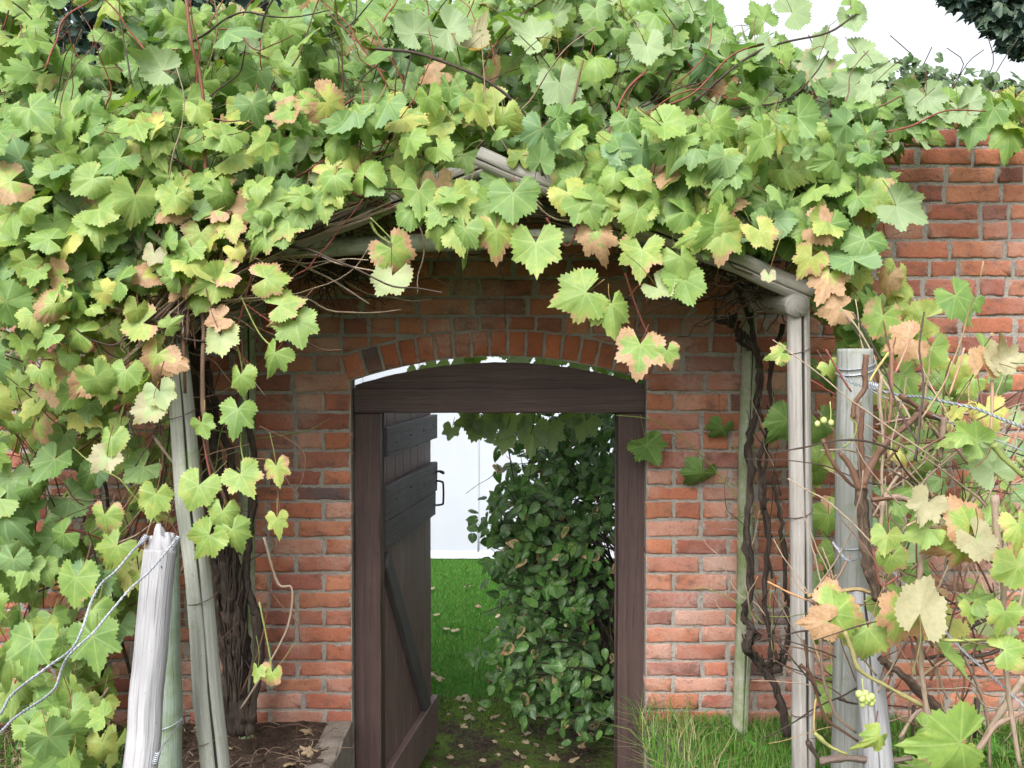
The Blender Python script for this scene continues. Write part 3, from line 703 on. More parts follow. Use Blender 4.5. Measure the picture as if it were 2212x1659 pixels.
H = [  # px, py, width, tip direction, underside, yellowness, brownness
 (857, 557, 108, 300, 0, .55, .55), (838, 612, 92, 245, 1, .7, .3), (955, 500, 82, 265, 0, .4, .1), (990, 512, 84, 285, 0, .55, .2), (940, 470, 70, 240, 0, .35, 0),
 (1165, 345, 84, 250, 0, .4, .2), (1115, 385, 80, 270, 0, .3, .1), (990, 345, 80, 240, 0, .25, .1), (1205, 375, 90, 280, 0, .2, .1), (640, 455, 92, 250, 0, .25, .1), (700, 440, 84, 280, 0, .4, .2), (610, 490, 80, 230, 0, .5, .3), (770, 385, 92, 265, 0, .2, .1), (830, 425, 84, 250, 0, .35, .1), (560, 475, 84, 250, 0, .3, .2),
 (735, 425, 88, 260, 0, .2, 0), (790, 410, 92, 275, 0, .3, .1), (845, 400, 90, 250, 0, .4, .2), (905, 430, 84, 270, 0, .3, .1), (640, 470, 80, 250, 0, .3, .2), (560, 520, 84, 230, 0, .4, .3), (430, 520, 84, 260, 0, .6, .5), (700, 400, 88, 240, 1, .3, .1),
 (1072, 520, 112, 270, 0, .6, .45), (1158, 548, 116, 272, 0, .4, .15), (1108, 440, 112, 270, 0, .1, .05), (1060, 395, 86, 200, 0, .1, 0), (1150, 375, 92, 300, 0, .45, .2),
 (1295, 522, 108, 290, 0, .5, .85), (1385, 560, 112, 268, 0, .5, .35), (1478, 572, 88, 290, 0, .4, .15), (1482, 622, 92, 280, 0, .3, .2), (1432, 632, 74, 310, 1, .65, .3),
 (1240, 640, 124, 200, 0, .42, .25), (1325, 680, 112, 275, 0, .45, .2), (1382, 768, 122, 262, 0, .42, .55), (1443, 770, 58, 280, 0, .45, .4),
 (970, 425, 88, 260, 0, .75, .25), (885, 372, 92, 230, 1, .4, .05), (710, 372, 84, 250, 0, .65, .05), (665, 312, 78, 90, 1, .45, .25), (577, 448, 98, 265, 0, .3, 0), (676, 446, 82, 265, 0, .22, 0),
 (572, 512, 74, 250, 0, .3, 0), (612, 520, 52, 270, 0, .25, 0), (308, 322, 96, 160, 1, .2, 0), (330, 146, 100, 165, 1, .15, 0), (366, 455, 82, 230, 0, .6, 1.2), (330, 556, 54, 260, 1, .8, .9), (460, 458, 60, 200, 0, .8, .9),
 (500, 497, 62, 290, 0, .65, .4), (512, 545, 50, 300, 0, .85, .2), (478, 592, 76, 190, 0, .7, .5), (592, 600, 84, 10, 0, .55, .4), (620, 655, 78, 20, 0, .5, .3), (641, 712, 96, 285, 0, .35, .15), (600, 690, 56, 200, 0, .6, .5),
 (480, 742, 84, 285, 1, .75, .2), (468, 690, 58, 200, 0, .9, 1.), (585, 778, 88, 240, 0, .38, .1), (520, 826, 74, 270, 0, .42, .2), (510, 903, 98, 262, 0, .2, 0), (440, 925, 58, 290, 0, .3, .1),
 (599, 1020, 62, 280, 0, .65, .4), (528, 1040, 84, 300, 0, .45, .2), (600, 1132, 56, 275, 0, .6, .1), (422, 1066, 88, 250, 0, .45, .1), (478, 1122, 82, 265, 0, .45, .1), (508, 1162, 92, 290, 0, .4, .05), (440, 1172, 88, 235, 0, .45, .05),
 (333, 1086, 84, 260, 0, .5, .2), (330, 786, 104, 250, 0, .65, .7), (385, 783, 62, 330, 0, .8, .9), (290, 702, 82, 195, 0, .6, .4), (320, 895, 90, 250, 1, .75, .7), (350, 860, 76, 290, 1, .6, .1), (270, 815, 78, 265, 0, .35, .1), (220, 850, 70, 260, 0, .5, .4),
 (222, 1000, 74, 240, 1, .7, .7), (240, 960, 74, 270, 0, .4, .2), (225, 1130, 84, 265, 0, .5, .4), (160, 1270, 100, 270, 0, .3, .2), (205, 1400, 120, 280, 0, .12, .1), (65, 1410, 120, 265, 0, .12, .05), (130, 1600, 116, 260, 0, .25, .3), (585, 1465, 56, 260, 0, .55, .5), (555, 1455, 44, 270, 0, .5, .3),
 (1520, 372, 124, 262, 0, .05, 0), (1598, 350, 84, 275, 0, .02, 0), (1530, 290, 96, 300, 0, .1, .05), (1345, 400, 84, 245, 0, .45, .6), (1420, 350, 74, 270, 0, .7, .9), (1300, 412, 90, 275, 0, .1, 0), (1955, 455, 100, 330, 1, .1, 0), (2078, 656, 100, 300, 0, .12, 0),
 (1785, 610, 96, 250, 0, .8, .75), (1745, 570, 76, 240, 0, .75, .4), (1800, 670, 78, 190, 0, .6, 1.1), (1862, 535, 96, 250, 0, .03, .1), (1795, 505, 96, 275, 0, .1, .0), (1740, 400, 92, 250, 0, .35, .1), (1562, 520, 104, 262, 0, .55, .35), (1660, 600, 34, 270, 1, .8, .8), (1720, 350, 88, 270, 0, .05, 0),
 (1650, 510, 74, 300, 0, .7, .3), (1500, 510, 86, 200, 0, .5, .1), (1375, 470, 92, 255, 0, .4, .1), (1270, 455, 96, 300, 0, .25, 0), (1680, 765, 50, 200, 0, .55, .3), (1795, 800, 52, 290, 0, .5, .2),
 (1215, 200, 108, 285, 1, .15, 0), (985, 75, 100, 330, 1, .05, 0), (1160, 160, 90, 270, 0, .1, 0), (880, 60, 90, 140, 1, .1, 0), (935, 160, 66, 200, 0, .8, 1.2), (1140, 75, 90, 150, 1, .3, 0), (1400, 115, 84, 280, 1, .2, .1), (1050, 235, 96, 200, 0, .6, .35), (950, 235, 96, 120, 0, .15, 0), (1105, 285, 110, 290, 0, .15, .1),
]
for (px, py, w_, a, un, ye, brn) in H:
    tgt = leftL if px < 1058 else rightL
    if px < 380 and py > 900: tgt = wallL
    Y = 3.02 if 430 < py < 860 and px > 800 else (3.2 if py < 430 else 3.05)
    hero(tgt, px, py, w_, a, un, ye, brn, Y)
# dark leaves against the wall beside the doorway
for (px, py, w_, a) in ((1405, 975, 84, 300), (1390, 965, 50, 200), (1552, 935, 70, 250), (1508, 1035, 86, 250)): hero(rightL, px, py, w_, a, 0, 0, 0, 3.97, .3, (random.uniform(-.4, .4), -1, -.5))
# shoots above the arbour against the sky
for (px, py, w_, a, un) in ((1640, 30, 76, 120, 0), (1560, 60, 80, 100, 0), (1725, 20, 78, 30, 1), (1850, 10, 50, 20, 0), (1842, 50, 66, 280, 1), (1780, 90, 70, 80, 1), (1870, 120, 84, 340, 1), (1760, 150, 80, 250, 1), (1690, 90, 60, 60, 0), (1905, 150, 70, 350, 1), (1830, 190, 84, 200, 1), (1540, 20, 66, 90, 0), (1490, 15, 66, 120, 1),
                          (1640, 150, 90, 270, 0), (2010, 225, 90, 300, 1), (2075, 255, 84, 280, 1), (2140, 250, 84, 250, 0), (2180, 300, 96, 265, 0), (2100, 290, 74, 260, 0), (1960, 230, 84, 190, 1), (1930, 280, 84, 280, 0), (1880, 270, 90, 260, 0), (1985, 270, 84, 285, 0), (2040, 200, 70, 120, 0), (2100, 210, 66, 60, 1)):
    hero(rightL, px, py, w_, a, un, random.uniform(0, .25), .1 if px != 1760 else .5, 3.5)
# near trellis on the right
for (px, py, w_, a, un, ye, brn, Y) in ((2040, 1610, 180, 185, 0, .35, .1, 2.1), (1872, 1382, 112, 262, 0, .5, .25, 2.4), (1828, 1330, 118, 350, 0, .5, .4, 2.38), (1768, 1345, 92, 185, 0, .7, 1.0, 2.36), (1945, 1345, 112, 255, 0, .55, .6, 2.35), (1990, 1300, 130, 70, 1, .7, 1.1, 2.3),
        (2145, 720, 10, 90, 0, .5, 1, 2.4), (2180, 1230, 96, 200, 0, .5, .3, 2.2), (2205, 1150, 90, 270, 0, .6, .3, 2.1), (2060, 1180, 130, 200, 0, .6, .6, 2.3), (2085, 1110, 110, 100, 0, .55, .6, 2.3), (1995, 1100, 90, 240, 1, .7, 1.2, 2.3), (2120, 1180, 100, 300, 1, .65, .9, 2.25), (1915, 1400 - 230, 70, 260, 0, .5, .2, 2.5),
        (2170, 1340, 84, 260, 0, .5, .2, 2.2), (2100, 1325, 60, 270, 0, .5, .1, 2.3), (1925, 1215, 66, 265, 0, .5, .4, 2.5), (1790, 1235 + 30, 50, 100, 0, .7, .6, 2.5), (2190, 1400, 90, 10, 0, .45, .2, 2.2), (2095, 940, 80, 140, 0, .3, .1, 2.4), (2150, 960, 60, 30, 1, .4, .1, 2.4)):
    hero(frontL, px, py, w_, a, un, ye, brn, Y)
for (px, py, w_, a, un, ye, brn, Y) in ((1690, 925, 100, 240, 0, .12, .15, 3.6), (1775, 930, 92, 285, 0, .15, .1, 3.6), (1690, 765, 56, 190, 0, .5, .2, 3.4), (1790, 1130, 84, 270, 0, .3, .1, 3.4), (1800, 1210, 76, 260, 0, .3, .1, 3.4), (1960, 1160, 110, 270, 0, .15, .1, 3.2), (1990, 1240, 96, 285, 0, .15, .1, 3.2), (2100, 660, 60, 250, 0, .1, 0, 3.8), (1960, 830, 110, 300, 0, .3, .3, 3.1), (2010, 770, 84, 270, 0, .4, .3, 3.1), (1900, 700, 90, 250, 0, .4, .4, 3.1), (1950, 740, 96, 200, 0, .6, 1.0, 3.0)):
    hero(frontL, px, py, w_, a, un, ye, brn, Y)
# a withered brown curled leaf standing on its stalk
for dx in (-14, 10, 28): hero(frontL, 2140 + dx, 770, 78, 90 + dx, dx > 0, .8, 1.3, 2.4, .5)
# leaves hanging behind the doorway
for (px, py, w_, a) in ((975, 935, 44, 265), (1030, 920, 90, 250), (1055, 930, 84, 290), (1010, 910, 60, 200), (1150, 945, 84, 265), (1190, 950, 80, 285), (1105, 915, 90, 240), (1260, 925, 70, 250), (1225, 905, 60, 200), (1090, 960, 50, 260), (900, 812, 50, 270), (1000, 790, 60, 260), (940, 800, 60, 260), (1120, 782, 60, 260), (1250, 800, 60, 260), (1180, 790, 70, 260)):
    hero(backL, px, py, w_, a, 1, .3, .2, 4.75)
fill(backL, [(1000, 700), (1450, 700), (1450, 880), (1000, 880)], 40, (4.6, 5.0), (.1, .15), 'hang', .3, .2, .1)

U_ = random.uniform
# ------------------------------------------------------------------ canes and trunks
BR, DK, RD, GN, PL = (.13, .07, .045), (.05, .035, .028), (.20, .06, .045), (.20, .24, .07), (.30, .23, .17)
PLANT = None
def trace(mb, pts, r, c=BR, sides=6, Y=3.3, jit=.0, knots=.35, n=5):
    q = [at(p[0], p[1], p[2] if len(p) > 2 else Y) for p in pts]
    if PLANT is not None and r >= .0035:
        m2 = MB(); tube(m2, q, [r * (1.05 - .35 * i / (len(q) - 1)) for i in range(len(q))], 8, n, jit=jit, rough=.07, t=(*c, 1), knots=knots); m2.obj('cane', M['cane'], PLANT); return
    tube(mb, q, r, sides, n, jit=jit, rough=.06, t=(*c, 1), knots=knots)
def wander(mb, poly, count, yr, length, r, ang, sp, cols, segs=7, curl=.25):
    k = 0
    xs = [p[0] for p in poly]; ys_ = [p[1] for p in poly]
    while k < count:
        x, y = random.uniform(min(xs), max(xs)), random.uniform(min(ys_), max(ys_))
        if not inpoly(x, y, poly): continue
        k += 1; Y = random.uniform(*yr) if not callable(yr) else yr(x, y); p = at(x, y, Y); a = R(random.gauss(ang, sp)); L = random.uniform(*length); dy = random.uniform(-.35, .35)
        pts = [p]; 
        for i in range(segs):
            a += random.gauss(0, curl); dy += random.gauss(0, .12)
            pts.append(pts[-1] + Vector((math.cos(a), dy, math.sin(a))) * (L / segs))
        c = random.choice(cols); f = random.uniform(.7, 1.3)
        tube(mb, pts, np.linspace(r * f, r * f * .55, len(pts)), 5, 3, t=(*c, 1), rough=.05, knots=.5)
vl = empty('grape_vine', at(515, 1560, 3.7)); tag(vl, 'large grape vine with a thick twisted trunk climbing the left half of the arbour', 'vine', 'grape vines')
vr = empty('grape_vine', at(1690, 1560, 3.7)); tag(vr, 'grape vine with slender gnarled trunks climbing the right-hand posts of the arbour', 'vine', 'grape vines')
vw = empty('grape_vine', at(60, 1560, 3.8)); tag(vw, 'green-leaved grape vine trained down the brick wall at the far left', 'vine', 'grape vines')
vf = empty('grape_vine', at(1880, 1640, 2.7)); tag(vf, 'straggly withering grape vine on the near wire trellis at the right', 'vine', 'grape vines')
vk = empty('grape_vine', (1.2, 4.7, PZ)); tag(vk, 'grape vine shoots hanging behind the top of the doorway', 'vine', 'grape vines')

# left trunk: several twisted strands
mb = MB()
axis = [(528, 1585), (505, 1500), (512, 1400), (500, 1300), (480, 1200), (470, 1100), (455, 1000), (440, 900), (425, 800), (420, 720), (400, 640)]
for k in range(7):
    ph = k * .9; w0 = 24 if k < 5 else 34
    pts = []; w0 *= .66
    for i, (x, y) in enumerate(axis):
        tw = ph + i * .55; w_ = w0 * (1 - i / 16)
        pts.append(at(x + math.cos(tw) * w_ + random.uniform(-4, 4), y, 3.68 + .03 * math.sin(tw)))
    tube(mb, pts, np.linspace(.024 if k < 4 else .017, .009, len(pts)) * random.uniform(.85, 1.15), 10, 6, jit=.003, rough=.13, knots=.25)
for pts, r in (([(545, 1560), (560, 1400), (555, 1330), (530, 1250), (540, 1150), (548, 1000), (530, 880)], .016), ([(525, 1560), (500, 1420), (520, 1300), (500, 1180), (470, 1000), (440, 860), (420, 760)], .022),
               ([(555, 1330), (560, 1420), (540, 1520)], .02), ([(470, 1090), (500, 1000), (470, 900), (445, 780)], .014), ([(480, 1220), (465, 1300), (480, 1400), (500, 1480)], .018)):
    q = [at(x, y, 3.66) for x, y in pts]; tube(mb, q, np.linspace(r, r * .7, len(q)), 10, 7, jit=.003, rough=.12, knots=.3)
for k in range(60):      # loose bark strips
    y = random.uniform(1180, 1540); x = np.interp(y, [1180, 1300, 1400, 1540], [478, 500, 512, 515]) + random.uniform(-26, 26)
    tube(mb, [at(x, y, 3.635), at(x + random.uniform(-8, 8), y - random.uniform(20, 60), 3.63), at(x + random.uniform(-14, 14), y - random.uniform(60, 110), 3.645)], [.003, .004, .002], 4, 3)
mb.obj('trunk', M['bark'], vl)
# left canes
mb = MB(); PLANT = vl
trace(mb, [(400, -20, 3.15), (413, 90, 3.1), (430, 150), (440, 230), (443, 330), (445, 400), (450, 470)], .0055, (.15, .06, .035), Y=3.12)
for pts, r, c in (([(355, 330), (420, 370), (470, 390), (530, 430), (575, 460)], .003, RD), ([(810, 105), (900, 115), (1000, 150), (1060, 180), (1110, 220), (1150, 270), (1170, 330), (1172, 380)], .0048, DK),
        ([(450, 470), (470, 540), (420, 600), (380, 680)], .008, BR), ([(100, 570), (150, 580), (200, 610), (240, 660), (330, 690)], .006, PL), ([(195, 1000), (250, 900), (290, 810), (330, 760), (380, 720)], .0055, BR),
        ([(300, 720), (360, 640), (450, 600), (560, 540), (650, 520), (800, 470)], .006, PL), ([(330, 660), (400, 560), (520, 500), (640, 450), (760, 440), (900, 455)], .006, BR), ([(740, 405), (860, 408), (960, 400)], .003, BR),
        ([(740, 410), (830, 440), (960, 470), (1030, 490), (1200, 520)], .004, RD), ([(800, 480), (820, 510), (880, 545)], .004, GN), ([(700, 490), (780, 470), (870, 440)], .006, PL), ([(450, 730), (470, 600), (480, 540), (500, 420)], .0065, PL),
        ([(440, 900), (437, 820), (440, 700), (430, 640)], .008, (.16, .10, .07)), ([(442, 900), (450, 1000), (465, 1080)], .007, (.16, .10, .07)), ([(440, 960), (500, 1120), (520, 1200)], .0055, BR), ([(330, 940), (400, 1040), (430, 1130)], .005, PL),
        ([(350, 920), (352, 1050), (345, 1250)], .004, BR), ([(400, 850), (396, 700), (400, 600)], .005, BR), ([(250, 1120), (300, 1050), (340, 930)], .004, BR), ([(615, 1030), (640, 1060), (660, 1000), (640, 960), (560, 920)], .0022, BR), ([(600, 1160), (580, 1300), (560, 1400), (520, 1500)], .0025, BR),
        ([(570, 1160), (600, 1260), (630, 1270), (625, 1340), (600, 1400), (540, 1500), (520, 1530)], .004, PL), ([(570, 1250), (600, 1300), (640, 1340), (650, 1385)], .0025, BR), ([(545, 590), (530, 640), (510, 740), (540, 790)], .003, RD), ([(520, 650), (590, 700), (610, 720)], .003, RD)):
    trace(mb, pts, r, c, Y=3.16 if min(p[1] for p in pts) < 700 else 3.35)
for i in range(34):      # bundle of old canes lying along the left eave
    o_ = U_(-34, 30); x0 = U_(250, 420); x1 = U_(560, 860); ym = U_(-14, 14)
    trace(mb, [(x0, 768 - (x0 - 250) * .30 + o_), (420, 632 + o_ + ym), (560, 540 + o_ * .8 - ym), (x1, 536 - (x1 - 560) * .40 + o_ * .5)], U_(.0018, .0034), random.choice([BR, DK, PL, PL, (.16, .12, .10)]), Y=U_(3.12, 3.2))
wander(mb, [(180, 560), (560, 430), (820, 440), (620, 620), (420, 740), (300, 720)], 105, (3.12, 3.6), (.2, .6), .0035, 25, 35, [BR, DK, PL, PL, RD, (.10, .07, .05)])
wander(mb, [(300, 640), (460, 640), (450, 760), (320, 760)], 55, (3.12, 3.4), (.1, .3), .003, 90, 60, [BR, DK, PL], curl=.5)
for pts in ([(560, 560), (600, 600), (650, 660)], [(520, 640), (560, 720), (600, 760)], [(500, 700), (520, 780), (530, 860), (520, 960), (540, 1040)], [(545, 990), (590, 1000), (600, 1060), (605, 1120)], [(430, 900), (450, 1010), (470, 1080), (500, 1150)], [(560, 1300), (580, 1400), (588, 1450)],
            [(800, 470), (830, 500), (860, 530)], [(900, 450), (880, 520), (850, 590)]):
    trace(mb, pts, .0022, random.choice([BR, RD, GN]), Y=3.1)
wander(mb, [(640, 400), (1050, 350), (1060, 470), (640, 520)], 60, (3.2, 3.75), (.2, .6), .003, 10, 25, [BR, DK, PL, GN])
wander(mb, [(0, 60), (1050, 60), (1050, 350), (0, 600)], 90, (3.15, 3.8), (.2, .6), .0028, 70, 50, [BR, DK, RD])
wander(mb, [(230, 800), (380, 900), (400, 1250), (300, 1250)], 45, (3.2, 3.7), (.2, .6), .0028, 80, 30, [BR, DK, PL, GN])
leftL.stalks(mb); mb.obj('twigs', M['cane'], vl)
# left foliage
leftL.geom(('grape', 'hi')).obj('foliage', M['leaf'], vl)

# right trunk strands
mb = MB()
for pts, r in (([(1700, 1590), (1680, 1500), (1640, 1430), (1612, 1400), (1625, 1360), (1608, 1330), (1622, 1250), (1612, 1150), (1622, 1050), (1618, 950), (1632, 880), (1640, 790), (1620, 740), (1590, 705), (1560, 690)], .014),
               ([(1690, 1440), (1650, 1440), (1615, 1395), (1640, 1370)], .018), ([(1660, 1440), (1665, 1380), (1650, 1300), (1660, 1150), (1640, 1000), (1668, 900), (1665, 800), (1690, 700)], .010),
               ([(1680, 1430), (1705, 1380), (1700, 1300), (1688, 1150), (1672, 1050)], .009), ([(1590, 705), (1600, 740), (1640, 760)], .010), ([(1545, 690), (1580, 700), (1600, 695)], .008), ([(1640, 880), (1655, 950), (1650, 1100), (1668, 1250)], .006),
               ([(1640, 790), (1622, 700), (1600, 640), (1580, 600)], .010)):
    q = [at(x, y, 3.72 + random.uniform(-.02, .02)) for x, y in pts]; tube(mb, q, np.linspace(r, r * .75, len(q)), 9, 6, jit=.0035, rough=.15, knots=.5)
    for k in range(10):
        i = random.randrange(len(pts) - 1); x, y = pts[i]; tube(mb, [at(x + random.uniform(-6, 6), y, 3.70), at(x + random.uniform(-12, 12), y - 25, 3.695)], .003, 4, 1)
mb.obj('trunk', M['bark'], vr)
mb = MB(); PLANT = vr
for pts, r, c in (([(1500, 220), (1580, 150), (1640, 110), (1700, 90), (1790, 70), (1850, 30)], .0045, DK), ([(1434, 230), (1500, 200), (1580, 120), (1650, 95)], .003, RD), ([(1690, 335), (1750, 310), (1850, 295), (1960, 275), (2040, 240), (2130, 240)], .0035, RD),
        ([(1180, 470), (1210, 520), (1235, 525), (1260, 440)], .004, RD), ([(1350, 590), (1370, 650), (1400, 720), (1440, 745)], .0035, RD), ([(1330, 440), (1420, 460), (1560, 480), (1650, 520)], .005, BR), ([(1250, 385), (1400, 430), (1550, 475)], .006, BR), ([(1620, 430), (1760, 440), (1860, 470)], .0035, RD),
        ([(1600, 235), (1700, 215), (1760, 160), (1790, 110)], .0035, DK), ([(1310, 300), (1350, 200), (1400, 150)], .003, RD), ([(1360, 640), (1385, 615), (1400, 655)], .0025, RD), ([(1180, 330), (1230, 240), (1260, 130)], .003, BR), ([(1434, 440), (1540, 455), (1590, 456), (1700, 470), (1780, 500)], .0035, DK),
        ([(1300, 440), (1340, 520), (1350, 560)], .002, BR), ([(1730, 290), (1800, 262), (1900, 230), (1945, 208)], .004, BR)):
    trace(mb, pts, r, c, Y=3.2 if max(p[0] for p in pts) < 1760 else 3.4)
trace(mb, [(1330, 897, 4.0), (1400, 905, 3.98), (1460, 935, 3.97), (1540, 1010, 3.97), (1600, 1085, 3.9), (1640, 1130, 3.85)], .0025, GN)
wander(mb, [(1050, 380), (1200, 400), (1500, 480), (1700, 560), (1650, 600), (1050, 460)], 75, (3.2, 3.8), (.2, .6), .003, 160, 25, [BR, DK, PL, (.10, .07, .05)])
wander(mb, [(1520, 560), (1720, 600), (1690, 680), (1540, 620)], 90, (3.3, 3.8), (.1, .35), .0028, 150, 50, [BR, DK, DK, (.05, .035, .025)], curl=.5)
wander(mb, [(1050, 120), (1600, 190), (1850, 290), (1900, 450), (1100, 330)], 60, (3.2, 3.8), (.15, .4), .0026, 70, 50, [BR, DK, RD])
wander(mb, [(1600, 900), (1700, 900), (1700, 1420), (1620, 1420)], 22, (3.68, 3.8), (.15, .4), .0022, 95, 25, [GN, DK, PL])
rightL.stalks(mb); mb.obj('twigs', M['cane'], vr)
rightL.geom(('grape', 'hi')).obj('foliage', M['leaf'], vr)
mb = MB()       # dark dry litter caught under the arbour roof
wander(mb, [(560, 540), (780, 560), (760, 610), (640, 600)], 130, (3.5, 3.95), (.1, .3), .0025, 10, 50, [DK, (.04, .03, .02)], curl=.5)
mb.obj('dead_twigs', M['cane'], vl)

# wall vine at far left
mb = MB()
for pts, r in (([(60, 1580), (75, 1400), (60, 1200), (90, 1000), (60, 800), (40, 600)], .012), ([(200, 1560), (230, 1400), (250, 1200), (220, 1000), (240, 850)], .008), ([(300, 1520), (260, 1350), (275, 1150), (290, 1000)], .006)):
    q = [at(x, y, 3.88) for x, y in pts]; tube(mb, q, np.linspace(r, r * .7, len(q)), 8, 6, jit=.003, rough=.12, knots=.4)
mb.obj('trunk', M['bark'], vw)
mb = MB(); wander(mb, [(0, 900), (280, 900), (300, 1500), (0, 1550)], 55, (3.5, 3.95), (.3, .7), .003, 80, 50, [BR, DK, RD, PL]); wallL.stalks(mb); mb.obj('twigs', M['cane'], vw)
wallL.geom(('grape', 'hi')).obj('foliage', M['leaf'], vw)

# near trellis vine
def fr_pt(x, y): return (1434 + .3646 * x, 518 + .3646 * y)
def fr_lo(x, y): return (1434 + .3646 * x, 1054 + .3646 * y)
mb = MB()
for pts, r, Y in (([(1270, 660), (1210, 450), (1180, 200), (1150, -100)], .0155, 2.72),):
    q = [at(*fr_lo(*p), Y) for p in pts]; tube(mb, q, np.linspace(r, r * .9, len(q)), 12, 8, jit=.002, rough=.08, knots=.3)
for pts, r, Y in (([(1680, 1440), (1580, 1280), (1430, 1130), (1280, 1010)], .011, 2.6), ([(1690, 1410), (1600, 1270), (1480, 1160), (1350, 1060), (1290, 1020)], .008, 2.55)):
    q = [at(*fr_lo(*p), Y) for p in pts]; tube(mb, q, np.linspace(r, r * .8, len(q)), 9, 6, jit=.002, rough=.08, knots=.3)
mb.obj('trunk', M['bark2'], vf)
mb = MB(); LC = (.24, .17, .13); PLANT = vf
for pts, r, c, Y in (([(1180, 1470), (1190, 1420), (1260, 1280), (1330, 1190), (1480, 1060), (1560, 960)], .0105, BR, 2.6), ([(1160, 1480), (1110, 1350), (1040, 1260)], .0085, BR, 2.6), ([(1500, 1000), (1580, 1040), (1660, 1060)], .009, BR, 2.6),
        ([(1140, 960), (1150, 1100), (1170, 1300), (1180, 1450)], .0125, LC, 2.7), ([(1175, 1000), (1165, 1150), (1175, 1300), (1185, 1460)], .008, BR, 2.69), ([(1200, 680), (1190, 780), (1190, 880), (1130, 970), (1120, 1060)], .008, BR, 2.65), ([(1290, 800), (1280, 960), (1300, 1200), (1290, 1400), (1300, 1600)], .0045, PL, 2.6),
        ([(1350, 640), (1350, 800), (1345, 980), (1330, 1100)], .005, (.24, .13, .09), 2.6), ([(1300, 480), (1330, 620), (1350, 680)], .0025, BR, 2.6), ([(1480, 510), (1430, 660), (1370, 790)], .0028, (.42, .22, .16), 2.5), ([(1780, 640), (1740, 780), (1690, 920)], .0028, (.42, .24, .16), 2.4),
        ([(1945, 830), (1945, 1000), (1935, 1140)], .004, (.42, .26, .18), 2.4), ([(1330, 670), (1260, 770), (1220, 840)], .0028, (.42, .34, .12), 2.5), ([(1400, 920), (1550, 1020), (1640, 1060)], .007, BR, 2.6), ([(1660, 1050), (1650, 1200), (1640, 1300)], .007, LC, 2.5),
        ([(1420, 1160), (1380, 1240), (1300, 1330)], .004, BR, 2.6), ([(1230, 1540), (1380, 1530), (1530, 1580), (1560, 1610)], .006, BR, 2.5), ([(1400, 1380), (1330, 1480), (1240, 1640)], .0045, PL, 2.6), ([(1950, 1210), (2010, 1290), (2133, 1400)], .007, GN, 2.2), ([(2090, 1290), (2133, 1350)], .005, GN, 2.2),
        ([(940, 1180), (1000, 1320), (1100, 1440), (1160, 1480)], .005, BR, 2.65), ([(1100, 1050), (1140, 1100), (1120, 1180), (1060, 1230)], .002, GN, 2.6), ([(870, 830), (950, 880), (1050, 950), (1130, 1100)], .0025, RD, 3.0), ([(960, 650), (1040, 790), (1110, 900)], .0025, RD, 2.8)):
    trace(mb, [fr_pt(*p) for p in pts], r, c, Y=Y, knots=.45)
for pts, r, c, Y in (([(1300, 60), (1290, 330), (1390, 600), (1420, 700)], .005, PL, 2.55), ([(1590, 80), (1560, 260), (1520, 480), (1510, 660)], .007, PL, 2.4), ([(1510, 860), (1530, 1100), (1560, 1320), (1600, 1420)], .007, PL, 2.4), ([(1960, 40), (1970, 260), (2010, 500), (2010, 800), (2030, 1100), (2060, 1350), (2110, 1659)], .0075, PL, 2.3),
        ([(2133, 1120), (2000, 1320), (1880, 1520), (1800, 1640)], .008, PL, 2.4), ([(1300, 50), (1420, 60), (1530, 100), (1600, 110)], .006, LC, 2.5), ([(850, 640), (1000, 620), (1140, 600), (1220, 620)], .0065, (.27, .2, .1), 2.55), ([(615, 555), (740, 620), (850, 665)], .0025, (.5, .25, .12), 2.6),
        ([(1070, 850), (1110, 950), (1160, 1080), (1330, 1180), (1530, 1290)], .0055, (.24, .22, .09), 2.35), ([(1580, 840), (1650, 900), (1920, 900)], .0045, (.28, .30, .1), 2.3), ([(1400, 1480), (1480, 1350), (1530, 1310)], .0045, PL, 2.5), ([(920, 1620), (1080, 1600), (1300, 1620), (1470, 1600)], .009, (.15, .11, .09), 2.55),
        ([(850, 1500), (900, 1580), (930, 1610)], .006, DK, 2.55), ([(890, 1450), (980, 1530), (1090, 1580)], .005, (.28, .28, .1), 2.5), ([(900, 1250), (890, 1350), (890, 1450)], .002, (.4, .3, .12), 2.5), ([(810, 1050), (880, 1120), (950, 1350), (1060, 1440), (1150, 1500)], .0045, BR, 2.7), ([(930, 840), (940, 1100), (1000, 1300), (1040, 1370), (1140, 1450)], .0045, LC, 2.7),
        ([(830, 900), (860, 1080), (900, 1220)], .003, BR, 2.7), ([(1600, 1000), (1650, 1180), (1680, 1250)], .004, PL, 2.7), ([(1780, 1000), (1870, 1200), (1920, 1400), (1930, 1659)], .0045, LC, 2.6), ([(2100, 900), (1900, 990), (1700, 990), (1550, 1010)], .006, DK, 2.7), ([(1740, 860), (1900, 780), (1990, 750)], .007, DK, 2.7),
        ([(1560, 1190), (1700, 1190), (1820, 1190), (1900, 1290), (2010, 1310)], .0022, PL, 2.5), ([(1240, 370), (1260, 480), (1290, 580), (1400, 520)], .0025, RD, 2.5), ([(1100, 400), (1050, 500), (960, 640), (900, 720)], .0035, LC, 2.8), ([(1800, 1640), (1900, 1500), (1980, 1400), (2133, 1330)], .006, LC, 2.3), ([(1480, 1290), (1470, 1500)], .0045, DK, 2.6), ([(1860, 1250), (1840, 1480)], .0065, DK, 2.6)):
    trace(mb, [fr_lo(*p) for p in pts], r, c, Y=Y, knots=.5)
wander(mb, [(1880, 900), (2212, 900), (2212, 1620), (1900, 1620)], 150, (2.4, 3.5), (.15, .5), .0028, 80, 50, [PL, PL, BR, LC, DK, (.35, .25, .15)], curl=.1)
